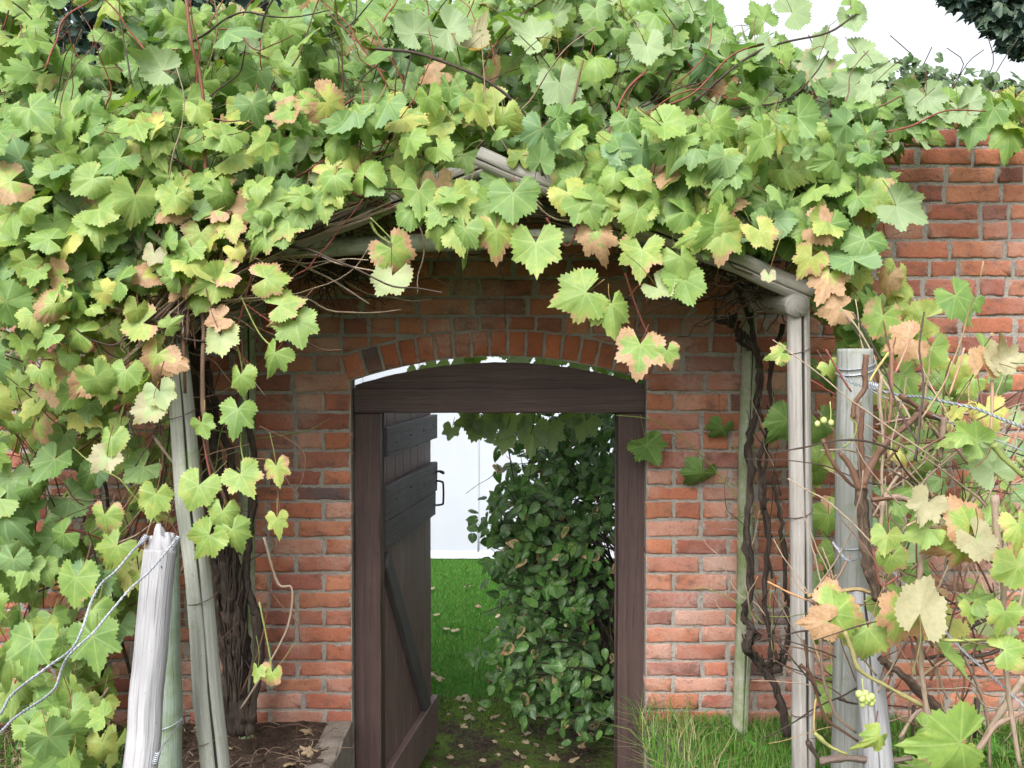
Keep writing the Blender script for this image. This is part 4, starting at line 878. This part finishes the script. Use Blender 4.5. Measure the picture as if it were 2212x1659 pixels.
wander(mb, [(1740, 1250), (1900, 1250), (1900, 1650), (1760, 1650)], 40, (2.5, 3.3), (.15, .4), .0024, 110, 50, [PL, BR, DK, (.35, .25, .12)], curl=.1)
def spiral(cx_, cy_, Y, r0):
    pts = []
    for i in range(16):
        a = i * .7; pts.append(at(cx_ + r0 * (1 - i / 22) * math.cos(a) + i * 1.0, cy_ + r0 * .8 * (1 - i / 22) * math.sin(a), Y + i * .002))
    tube(mb, pts, .0011, 4, 3, t=(.22, .12, .06, 1))
for _ in range(16): spiral(random.uniform(1905, 2150), random.uniform(850, 960), random.uniform(2.45, 2.7), random.uniform(5, 12))
frontL.stalks(mb); mb.obj('twigs', M['cane'], vf)
frontL.geom(('grape', 'hi')).obj('foliage', M['leaf'], vf)
# small bunches of green grapes
def bunch(px, py, Y, n, parent):
    mb = MB(); 
    for i in range(n):
        c = at(px + random.gauss(0, 13), py + random.gauss(0, 8), Y + random.gauss(0, .008)); r = random.uniform(.0075, .0095)
        th = np.linspace(0, np.pi, 8); ph = np.linspace(0, 2 * np.pi, 13); T_, P_ = np.meshgrid(th, ph, indexing='ij')
        V = np.stack([c.x + r * np.sin(T_) * np.cos(P_), c.y + r * np.sin(T_) * np.sin(P_), c.z + r * 1.1 * np.cos(T_)], -1).reshape(-1, 3)
        k = np.arange(7)[:, None] * 13 + np.arange(12)[None]; mb.add(V, np.stack([k, k + 1, k + 14, k + 13], -1).reshape(-1, 4))
    tube(mb, [at(px, py, Y), at(px + 2, py - 22, Y), at(px, py - 48, Y)], .0012, 4, 3)
    mb.obj('grape_bunch', M['grape'], parent)
bunch(*fr_lo(1175, 1262), 2.35, 12, vf); bunch(*fr_pt(985, 1090), 2.7, 3, vf)
# vine behind the doorway
mb = MB(); PLANT = vk

for pts in ([(1085, 860, 4.8), (1090, 930, 4.8), (1100, 980, 4.8), (1110, 1040, 4.8)], [(900, 840, 4.75), (1050, 830, 4.75), (1250, 850, 4.75), (1400, 900, 4.7)], [(1400, 700, 4.7), (1380, 900, 4.7), (1420, 1300, 4.7), (1430, 1850, 4.7)]): trace(mb, pts, .004, DK)
backL.stalks(mb); mb.obj('twigs', M['cane'], vk); backL.geom(('grape', 'hi')).obj('foliage', M['leaf'], vk)

# ------------------------------------------------------------------ arbour of round poles
ab = empty('arbour', (0, 3.6, 0)); tag(ab, 'rustic arbour of round wooden poles with a low gable over the doorway', 'pergola')
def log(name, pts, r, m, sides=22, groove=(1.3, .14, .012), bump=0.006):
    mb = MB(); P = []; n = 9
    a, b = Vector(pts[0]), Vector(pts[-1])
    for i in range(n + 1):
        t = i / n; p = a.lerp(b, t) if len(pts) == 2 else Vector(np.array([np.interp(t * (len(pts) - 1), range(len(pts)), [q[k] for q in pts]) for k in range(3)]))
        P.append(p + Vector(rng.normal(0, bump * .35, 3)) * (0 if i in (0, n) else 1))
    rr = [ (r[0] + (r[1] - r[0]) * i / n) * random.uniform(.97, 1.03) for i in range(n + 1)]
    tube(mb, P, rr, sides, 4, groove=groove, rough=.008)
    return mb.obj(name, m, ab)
def up(pxt, pyt, Yt, pxb, pyb, Yb, zend=-.15):
    a = at(pxt, pyt, Yt); b = at(pxb, pyb, Yb); k = (zend - a.z) / (b.z - a.z); return a, a + (b - a) * k
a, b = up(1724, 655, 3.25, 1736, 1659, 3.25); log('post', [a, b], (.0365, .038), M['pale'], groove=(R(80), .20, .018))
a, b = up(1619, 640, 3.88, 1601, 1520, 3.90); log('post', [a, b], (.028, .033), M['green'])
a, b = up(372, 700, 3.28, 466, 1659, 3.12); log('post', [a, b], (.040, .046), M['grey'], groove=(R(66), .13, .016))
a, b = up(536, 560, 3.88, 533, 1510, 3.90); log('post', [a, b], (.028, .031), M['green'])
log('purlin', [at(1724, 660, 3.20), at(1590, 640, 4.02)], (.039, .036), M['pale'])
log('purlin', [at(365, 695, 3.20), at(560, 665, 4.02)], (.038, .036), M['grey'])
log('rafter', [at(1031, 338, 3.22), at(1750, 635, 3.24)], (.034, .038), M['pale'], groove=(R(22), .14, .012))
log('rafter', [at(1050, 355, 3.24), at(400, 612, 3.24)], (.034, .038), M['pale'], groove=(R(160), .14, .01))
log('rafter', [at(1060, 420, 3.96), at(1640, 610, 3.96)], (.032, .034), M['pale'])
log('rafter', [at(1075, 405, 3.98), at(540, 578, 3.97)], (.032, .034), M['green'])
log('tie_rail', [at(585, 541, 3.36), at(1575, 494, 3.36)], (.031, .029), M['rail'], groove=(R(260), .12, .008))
def wrap(px, py, Y, r, parent, m='wire', turns=1, slope=8, name='wire_tie', wr=.0016):
    mb = MB()
    c = at(px, py, Y); pts = []
    for i in range(int(18 * turns) + 1):
        a = 2 * math.pi * i / 18; pts.append(c + Vector((math.cos(a) * r, math.sin(a) * r, math.sin(a + .6) * r * .25 + i * .0003 * slope)))
    tube(mb, pts, wr, 6, 2); return mb.obj(name, M[m], parent)
for px, py, Y, r in ((1726, 776, 3.25, .0395), (1728, 1128, 3.25, .0395), (1735, 1553, 3.25, .0395), (394, 915, 3.24, .045), (438, 1312, 3.18, .047), (450, 1612, 3.13, .048), (1612, 1125, 3.89, .033)): wrap(px, py, Y, r, ab, 'rust')

# ------------------------------------------------------------------ trellis posts and wires
def tpost(label, top, bot, r, m, groove=None, flat=False, zend=-.2, group='trellis end posts'):
    a = at(*top); b = at(*bot); k = (zend - a.z) / (b.z - a.z); b = a + (b - a) * k
    e = empty('trellis_post', b); tag(e, label, 'post', group)
    mb = MB(); n = 12; P = [a.lerp(b, i / n) + Vector(rng.normal(0, .0015, 3)) for i in range(n + 1)]
    rr = [r[0] + (r[1] - r[0]) * i / n for i in range(n + 1)]
    tube(mb, [P[0] + (P[0] - P[1]).normalized() * .004] + P, [rr[0] * .93] + rr, 26, 4, groove=groove, rough=.006); mb.obj('pole', m, e); return e
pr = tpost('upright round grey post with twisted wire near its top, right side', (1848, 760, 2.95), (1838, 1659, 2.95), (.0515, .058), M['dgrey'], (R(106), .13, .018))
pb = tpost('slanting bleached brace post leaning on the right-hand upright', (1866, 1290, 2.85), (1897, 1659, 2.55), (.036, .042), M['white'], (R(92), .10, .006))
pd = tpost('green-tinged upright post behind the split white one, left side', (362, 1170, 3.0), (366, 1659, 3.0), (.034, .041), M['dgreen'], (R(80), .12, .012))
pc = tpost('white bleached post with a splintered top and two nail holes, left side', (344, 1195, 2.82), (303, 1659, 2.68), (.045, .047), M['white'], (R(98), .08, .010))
# splintered top, nails
mb = MB()
for i in range(13):
    a = random.uniform(0, 6.28); rr = random.uniform(0, .030); c = at(346, 1200, 2.82) + Vector((math.cos(a) * rr, math.sin(a) * rr, -.005))
    h = random.uniform(.04, .075) * (1 - rr * 12) + .03
    tube(mb, [c, c + Vector((0, 0, h * .6)), c + Vector((random.uniform(-.006, .006), 0, h))], [.020, .017, .006], 7, 2, rough=.2)
mb.obj('splintered_top', M['white'], pc)
for px in (323, 351):
    mb = MB(); p = at(px, 1223, 2.79); tube(mb, [p + Vector((0, -.018, 0)), p + Vector((0, .02, 0))], [.0055, .0055], 10, 1); mb.obj('nail', M['iron'], pc)
def coil(parent, px, py, Y, axis, turns=6, r=.007):
    mb = MB(); c = at(px, py, Y); ax = Vector(axis).normalized(); u = ax.orthogonal().normalized(); v = ax.cross(u); pts = []
    for i in range(turns * 8 + 1):
        a = i * math.pi / 4; pts.append(c + ax * (i * .0007) + u * math.cos(a) * r + v * math.sin(a) * r)
    tube(mb, pts, .0019, 5, 1); mb.obj('wire_coil', M['wire'], parent)
coil(pc, 302, 1176, 2.80, (.6, 0, .8)); coil(pc, 373, 1180, 2.76, (.5, 0, .8)); coil(pc, 334, 1650, 2.66, (.3, 0, 1)); 
wrap(362, 1568, 3.0, .046, pd, 'wire', 1, 4); wrap(1848, 808, 2.95, .055, pr, 'wire', 2, 3, wr=.0024); coil(pr, 1875, 828, 2.86, (1, 0, -.4), 7, .009); coil(pr, 1812, 1185, 2.86, (.4, 0, -1), 6); wrap(1842, 1180, 2.95, .058, pr, 'wire', 1, 4)
def twire(label, pts, Ys, r=.0024, m='wire', twist=True, group='trellis wires'):
    q = [at(x, y, Y) for (x, y), Y in zip(pts, Ys)]; mb = MB()
    P, _ = smooth_pts(q, r, 14)
    if twist:
        for ph in (0, math.pi):
            V = [Vector(p) + Vector((math.cos(i * 1.1 + ph) * r * .8, 0, math.sin(i * 1.1 + ph) * r * .8)) for i, p in enumerate(P)]; tube(mb, V, r * .8, 6, 1)
    else: tube(mb, [Vector(p) for p in P], r, 6, 1)
    o = mb.obj('trellis_wire', M[m]); tag(o, label, 'wire', group); return o
w1 = [(860, 310), (790, 370), (690, 490), (600, 570), (540, 680), (490, 830), (430, 950), (300, 1050), (150, 1160), (60, 1240), (0, 1340), (-120, 1440)]
w2 = [(1040, 310), (960, 410), (870, 510), (770, 600), (650, 740), (560, 850), (430, 970), (370, 1060), (330, 1180), (270, 1240), (180, 1300), (80, 1370), (0, 1450), (-120, 1540)]
ll = lambda p: (p[0] * .3646, 1054 + p[1] * .3646)
twire('kinked galvanised wire, the upper of two sagging left from the splintered post', [ll(p) for p in w1], np.linspace(2.76, 2.1, len(w1)), .0026)
twire('kinked galvanised wire, the lower of two sagging left from the splintered post', [ll(p) for p in w2], np.linspace(2.74, 2.06, len(w2)), .0024)
twire('twisted wire running right from the top of the grey post', [fr_pt(*p) for p in [(1040, 800), (1130, 850), (1240, 880), (1400, 920), (1520, 930), (1650, 955), (1850, 1000), (2000, 1060), (2133, 1110), (2250, 1150)]], np.linspace(2.88, 2.1, 10), .0028)
twire('thinner wire sloping down right under the top trellis wire', [fr_pt(*p) for p in [(1200, 870), (1300, 930), (1480, 980), (1620, 1050), (1760, 1110), (1950, 1180), (2133, 1250), (2250, 1290)]], np.linspace(2.86, 2.2, 8), .0018, twist=False)
twire('slack wire dropping diagonally through the canes to the lower right', [fr_lo(*p) for p in [(1000, 320), (1100, 430), (1240, 380), (1380, 520), (1500, 660), (1620, 800), (1780, 970), (1950, 1120), (2100, 1260), (2250, 1400)]], np.linspace(2.86, 2.2, 10), .0024)
twire('frayed wire end stretched up between the two left posts', [ll(p) for p in [(910, 1640), (940, 1570), (1010, 1470), (1080, 1370)]], [2.66, 2.68, 2.75, 2.85], .0018)
twire('thin straight wire strung along the brick wall at waist height', [(1560, 1142), (1800, 1158), (2060, 1165), (2300, 1172)], [3.93] * 4, .0014, twist=False, group='wall training wires')
twire('thin straight wire strung low along the brick wall at right', [(1560, 1352), (1760, 1366), (2060, 1400), (2300, 1420)], [3.93] * 4, .0014, twist=False, group='wall training wires')
twire('thin wire along the brick wall behind the left posts', [(-60, 1345), (150, 1345), (300, 1340), (520, 1335)], [3.93] * 4, .0014, twist=False, group='wall training wires')

# ------------------------------------------------------------------ shrub behind the doorway
sh = empty('shrub', (.95, 5.3, PZ)); tag(sh, 'tall dark green leafy shrub standing just beyond the doorway', 'shrub')
shL = Leaves(); mb = MB()
def sx(y):     # left silhouette of the shrub in the photograph
    return np.interp(y, [880, 930, 1000, 1060, 1110, 1170, 1230, 1280, 1340, 1400, 1450, 1520, 1590], [1060, 1085, 1085, 1065, 1020, 1010, 1040, 1075, 1060, 1045, 1060, 1110, 1180])
stems = []
for i in range(80):
    y = random.uniform(880, 1580); x = sx(y) + abs(random.gauss(0, 90)) + 5; Y = random.uniform(4.75, 5.6)
    tip = at(x, y, Y); root = Vector((random.uniform(.55, 1.1), random.uniform(5.0, 5.8), PZ)); mid = root.lerp(tip, .55) + Vector((.12, 0, .25 if tip.z > .2 else .1))
    tube(mb, [root, mid, root.lerp(tip, .85) + Vector((0, 0, .05)), tip], [.010, .006, .003, .0015], 5, 5, jit=.008, t=(.03, .022, .018, 1)); stems.append((mid, tip))
    for j in range(24):
        t = random.uniform(.25, 1.03); p = mid.lerp(tip, t) + Vector(rng.normal(0, .055, 3))
        n = Vector((random.uniform(-.7, .5), -random.uniform(.2, 1), random.uniform(0, 1.1))); a = R(random.gauss(240, 50)); tt = Vector((math.cos(a), -.3, math.sin(a)))
        shL.add(p, n, tt, random.uniform(.055, .10), (min(max(random.gauss(.18, .15), 0), .8), 0 if random.random() < .95 else .6, random.random()), 1)
for i in range(420):
    x = random.uniform(1190, 1345); p = at(x, random.uniform(870, 1060), random.uniform(4.8, 5.5)); a = R(random.gauss(250, 50)); shL.add(p, Vector((random.uniform(-.7, .7), -random.uniform(.1, 1), random.uniform(0, .9))), Vector((math.cos(a), -.3, math.sin(a))), random.uniform(.055, .095), (max(0, random.gauss(.15, .12)), 0, random.random()), 1)
for i in range(900):
    p = Vector((random.uniform(.48, 1.5), random.uniform(4.75, 6.4), random.uniform(PZ + .15, 1.9)))
    n = Vector((random.uniform(-.9, .5), -random.uniform(.0, 1), random.uniform(0, 1.2))); a = R(random.gauss(240, 60)); shL.add(p, n, Vector((math.cos(a), -.3, math.sin(a))), random.uniform(.06, .10), (max(0, random.gauss(.06, .1)), 0, random.random()), 1)
wander(mb, [(1130, 900), (1340, 900), (1340, 1560), (1150, 1520)], 130, (4.7, 5.6), (.15, .5), .002, 120, 60, [DK, (.035, .025, .02)])
mb.obj('stems', M['cane'], sh); 
def ovalize(L): return L
shL.geom(('oval', 'mid')).obj('foliage', M['shade'], sh)

# ------------------------------------------------------------------ trees and ivy behind the wall
def ivy():
    e = empty('ivy', (1.5, WY + .1, WT)); tag(e, 'dark ivy creeping along the top of the brick wall', 'ivy'); L = Leaves(); mb = MB()
    for i in range(2100):
        x = random.uniform(.8, 3.0) if random.random() < .7 else random.uniform(-2.8, -.8); p = Vector((x, WY + random.uniform(-.09, .3), zr[0] + .08 + random.uniform(-.06, .09) + .05 * math.sin(x * 5) + .02 * (x > 2)))
        if p.y < WY - .02: p.z -= random.uniform(0, .05)
        n = Vector((random.uniform(-.7, .7), -random.uniform(0, 1), random.uniform(.0, 1))); a = R(random.gauss(270, 60)); L.add(p, n, Vector((math.cos(a), -.2, math.sin(a))), random.uniform(.03, .055), (max(0, random.gauss(.1, .15)), 0, random.random()))
    for i in range(12): 
        x = random.uniform(1., 2.6); tube(mb, [(x, WY + .1, zr[0] + .08), (x + .05, WY + .05, zr[0] + .2), (x + random.uniform(-.1, .1), WY, zr[0] + random.uniform(.2, .3))], .002, 4, 3, t=(.05, .04, .03, 1))
    mb.obj('stems', M['cane'], e); L.geom(('ivy', 'mid')).obj('foliage', M['ivy'], e)
ivy()
def tree(label, base, trunk_top, blobs, n, size, kind, name='tree'):
    e = empty(name, base); tag(e, label, 'tree'); mb = MB(); b = Vector(base); tt = Vector(trunk_top)
    tube(mb, [b, b.lerp(tt, .5) + Vector((.06, 0, 0)), tt], [.16, .12, .05], 12, 6, jit=.01, rough=.06)
    for c, r in blobs:
        for _ in range(5):
            c2 = Vector(c) + Vector(rng.normal(0, .25, 3)) * r[0]; s = b.lerp(tt, random.uniform(.5, .95)); tube(mb, [s, s.lerp(c2, .5) + Vector((0, 0, .1)), c2], [.03, .018, .006], 6, 4, jit=.01)
    mb.obj('trunk', M['tbark'], e); L = Leaves()
    for i in range(n):
        c, r = random.choice(blobs); v = Vector(rng.normal(0, 1, 3)).normalized() * random.random() ** .45
        p = Vector(c) + Vector((v.x * r[0], v.y * r[1], v.z * r[2])); q = Vector(rng.normal(0, 1, 3)); q.z = abs(q.z) + .3
        a = Vector(rng.normal(0, 1, 3)); a.z -= .8; L.add(p, q, a, random.uniform(*size), (max(0, random.gauss(.15, .15)), 0, random.random()))
    L.geom((kind, 'mid')).obj('crown', M['tree'], e)
def blob(px, py, Y, r): return (tuple(at(px, py, Y)), r)
tree('dark evergreen tree rising behind the vine at the top left', (-2.9, 8, PZ), tuple(at(360, 60, 8)), [blob(170, 60, 7.6, (.55, .5, .6)), blob(330, 40, 8, (.6, .5, .5)), blob(500, 20, 8, (.55, .5, .45)), blob(60, 150, 8, (.6, .5, .5)), blob(250, 190, 8, (.7, .5, .5)), blob(200, -150, 8, (1, .6, .6)), blob(450, -140, 8, (.7, .6, .4))], 5200, (.09, .15), 'oval')
tree('maple tree with dark lobed leaves reaching in at the top right corner', (4.6, 7, PZ), (4.4, 7, 5.2), [blob(2190, 0, 6.2, (.22, .2, .27)), blob(2120, -30, 6.2, (.25, .2, .16)), blob(2215, 60, 6.2, (.17, .2, .14)), blob(2290, 40, 6.2, (.35, .3, .4)), blob(2330, -150, 6.4, (.8, .5, .5)), blob(2500, -100, 6.8, (.9, .6, .8))], 1000, (.12, .18), 'maple')

# ------------------------------------------------------------------ grass
def grass(name, label, sampler, n, h, wd, cols, lean=.4):
    V = []; T = []; f4 = []; f3 = []; P = np.array([sampler() for _ in range(n)])
    H_ = rng.uniform(h[0], h[1], n); A = rng.uniform(0, 6.28, n); Ln = rng.normal(0, lean, n)[:, None] * np.stack([np.cos(A), np.sin(A)], 1); B = A + rng.normal(1.57, .3, n)
    C = np.array(cols)[rng.integers(0, len(cols), n)] * rng.uniform(.7, 1.2, (n, 1)); Wd = rng.uniform(.7, 1.3, n) * wd
    s = np.stack([np.cos(B), np.sin(B), 0 * B], 1) * Wd[:, None]
    lay = []
    for f, k in ((0, 1), (.5, .8), (1, 0.05)):
        c = P + np.stack([Ln[:, 0] * f * f * H_, Ln[:, 1] * f * f * H_, H_ * f * (1 - .25 * f * np.minimum(abs(Ln).sum(1), 1.5))], 1)
        lay += [c - s * k, c + s * k]
    V = np.stack(lay, 1); i = np.arange(n)[:, None, None] * 6; q = np.array([[0, 1, 3, 2], [2, 3, 5, 4]])[None] + i
    t = np.ones((n, 6, 4)); t[..., :3] = C[:, None]
    return tag(build(name, V.reshape(-1, 3), q.reshape(-1, 4), None, None, t.reshape(-1, 4), M['grass']), label, name.replace('_', ' '), kind='stuff')
gc = [(.05, .17, .02), (.07, .21, .025), (.09, .25, .035), (.12, .22, .04), (.16, .28, .05), (.28, .25, .12)]
lc = [(.055, .20, .025), (.075, .25, .03), (.065, .22, .025), (.11, .25, .04), (.15, .21, .05), (.05, .17, .02)]
U = random.uniform
def s_lawn():
    y = 6.0 + 4.3 * U(0, 1) ** 1.3; return (U(-.14, .22) * y, y, PZ - .01)
grass('lawn_grass', 'bright green mown lawn between the doorway and the tent', s_lawn, 60000, (.02, .04), .0022, lc, .5)
def s_right():
    x = .66 + abs(random.gauss(0, .9)); y = U(2.7, 4.03); return (x, y, -.01)
grass('rough_grass', 'long rough green grass at the foot of the wall on the right', s_right, 26000, (.02, .10), .0024, gc, .9)
def s_edge(): return (U(.50, .72), U(3.0, 4.03), 0)
grass('overhanging_grass', 'long grass blades drooping over the right kerb', s_edge, 900, (.08, .20), .002, gc + [(.42, .38, .2)], 1.0)
def s_left(): x = U(-2.2, -1.35); return (x, U(2.6, 3.9), -.01)
grass('bed_grass', 'sparse green grass and weeds under the far left vine', s_left, 5000, (.02, .10), .003, gc, .6)
def s_moss(): return (U(-.6, .4), 5.95 - abs(random.gauss(0, .22)), PZ)
grass('path_edge_grass', 'short mossy grass where the path meets the lawn', s_moss, 3500, (.01, .03), .002, [(.09, .19, .02), (.12, .2, .03)], .6)

# broad-leaved weeds in the grass
def weed(px, py, Y, s, label, n=12):
    c = at(px, py, Y); c.z = .0; e = empty('dandelion_plant', c); tag(e, label, 'weed', 'weeds in the grass at right'); L = Leaves()
    mb = MB()
    for i in range(n):
        a = 2 * math.pi * i / n + U(-.2, .2); d = Vector((math.cos(a), math.sin(a), U(.25, .9))).normalized(); n_ = Vector((-d.x * .6, -d.y * .6, 1)); ln = s * U(.7, 1.2); side = d.cross(Vector((0, 0, 1))).normalized()
        k = 9; A = []; 
        for j in range(k):
            f = j / (k - 1); wv = s * .17 * math.sin(math.pi * min(f + .08, 1) ** .8) * (1 if j % 2 else .55) + .002; p = c + d * ln * f + Vector((0, 0, -.35 * ln * f * f)); A += [p - side * wv, p + Vector((0, 0, -.003)), p + side * wv]
        f4 = []
        for j in range(k - 1):
            b = j * 3; f4 += [[b, b + 1, b + 4, b + 3], [b + 1, b + 2, b + 5, b + 4]]
        g = U(.8, 1.2); mb.add(np.array([list(p) for p in A]), f4, t=(.11 * g, .30 * g, .05 * g, 1))
    mb.obj('leaves', M['grass'], e)
weed(1575, 1600, 3.55, .15, 'leafy green dandelion rosette in the grass nearest the kerb'); weed(1650, 1570, 3.7, .12, 'small leafy weed in the grass beside the right trunk'); weed(1600, 1655, 3.35, .13, 'leafy dandelion rosette at the bottom edge right of the path'); weed(1480, 1530, 3.9, .09, 'little weed growing against the brick wall foot')
weed(1690, 1620, 3.45, .12, 'leafy weed at the foot of the pale front post'); weed(2080, 1560, 3.6, .14, 'bushy green weed under the near trellis wires')

for px, py, Y, s_ in ((1420, 1560, 3.85, .07), (1530, 1625, 3.5, .11), (1610, 1575, 3.8, .09), (1700, 1560, 3.8, .1), (1960, 1590, 3.7, .12), (2030, 1530, 3.85, .11), (2150, 1560, 3.7, .13), (1780, 1590, 3.6, .1)):
    weed(px, py, Y, s_, 'small leafy weed among the grass below the right-hand wall', 10)
# ------------------------------------------------------------------ fallen leaves, twigs, stones
def one_leaf(name, p, s, tint, kind='grape', tiltv=.35):
    L = Leaves(); n = Vector((rng.normal(0, tiltv), rng.normal(0, tiltv), 1)); a = U(0, 6.28); L.add((0, 0, 0), n, (math.cos(a), math.sin(a), 0), s, tint, 1.3)
    o = L.geom((kind, 'mid')).obj(name, M['dead']); o.location = p; return o
proto = [one_leaf('fallen_leaf', (0, 0, -5), .07, (random.random(), U(0, .4), random.random())) for _ in range(8)]
used = [False] * 8
def drop(p, s, rz, label, group):
    k = random.randrange(8)
    if not used[k]: o = proto[k]; used[k] = True
    else: o = proto[k].copy(); col.objects.link(o)
    o.location = p; o.scale = (s, s, s); o.rotation_euler = (0, 0, rz); tag(o, label, 'leaf', group)
for i in range(26):
    y = U(6.2, 9.0); x = U(-.13, .08) * y; drop((x, y, PZ + .03), U(.6, 1.3), U(0, 6), 'curled brown leaf fallen on the bright green lawn', 'fallen leaves on the lawn')
for i in range(70):
    y = U(4.6, 6.0); x = U(-.42, .5); drop((x, y, PZ + .012), U(.4, 1.0), U(0, 6), 'withered leaf fallen on the dark mossy path', 'fallen leaves on the path')
for i in range(60):
    y = U(3.0, 4.0); x = U(-2.0, -.72); drop((x, y, .02), U(.4, 1.1), U(0, 6), 'withered leaf fallen on the brown soil of the left bed', 'fallen leaves on the soil')
for k in range(8):
    if not used[k]: bpy.data.objects.remove(proto[k])
mb = MB()
for i in range(520):
    x = U(-2.1, -.72); y = U(2.9, 4.0); a = U(0, 6.28); L_ = U(.03, .16); z = .012 + U(0, .02)
    c = random.choice([BR, DK, PL, (.2, .14, .1), (.07, .045, .03)]); tube(mb, [(x, y, z), (x + math.cos(a) * L_ * .5, y + math.sin(a) * L_ * .5, z + .012), (x + math.cos(a + .3) * L_, y + math.sin(a + .3) * L_, z)], .0016, 4, 2, t=(*c, 1))
tag(mb.obj('twig_litter', M['cane']), 'dry twigs and bark bits scattered over the left soil bed', 'twigs', kind='stuff')
mb = MB()
for i in range(900):
    x, y = (U(-2.1, -.72), U(3.0, 4.03)) if i % 2 else (U(-.45, .5), U(4.5, 6)); z = .0 if i % 2 else PZ; r = U(.004, .014)
    v = rng.normal(0, 1, (6, 3)); v = np.array([(1, 0, 0), (-1, 0, 0), (0, 1, 0), (0, -1, 0), (0, 0, .7), (0, 0, -.7)]) * r * rng.uniform(.6, 1.3, (6, 1)) + [x, y, z + .006]
    mb.add(v, None, [[0, 2, 4], [2, 1, 4], [1, 3, 4], [3, 0, 4], [2, 0, 5], [1, 2, 5], [3, 1, 5], [0, 3, 5]])
tag(mb.obj('soil_crumbs', M['soil'], smooth=False), 'crumbs of soil and small stones on bed and path', 'soil', kind='stuff')
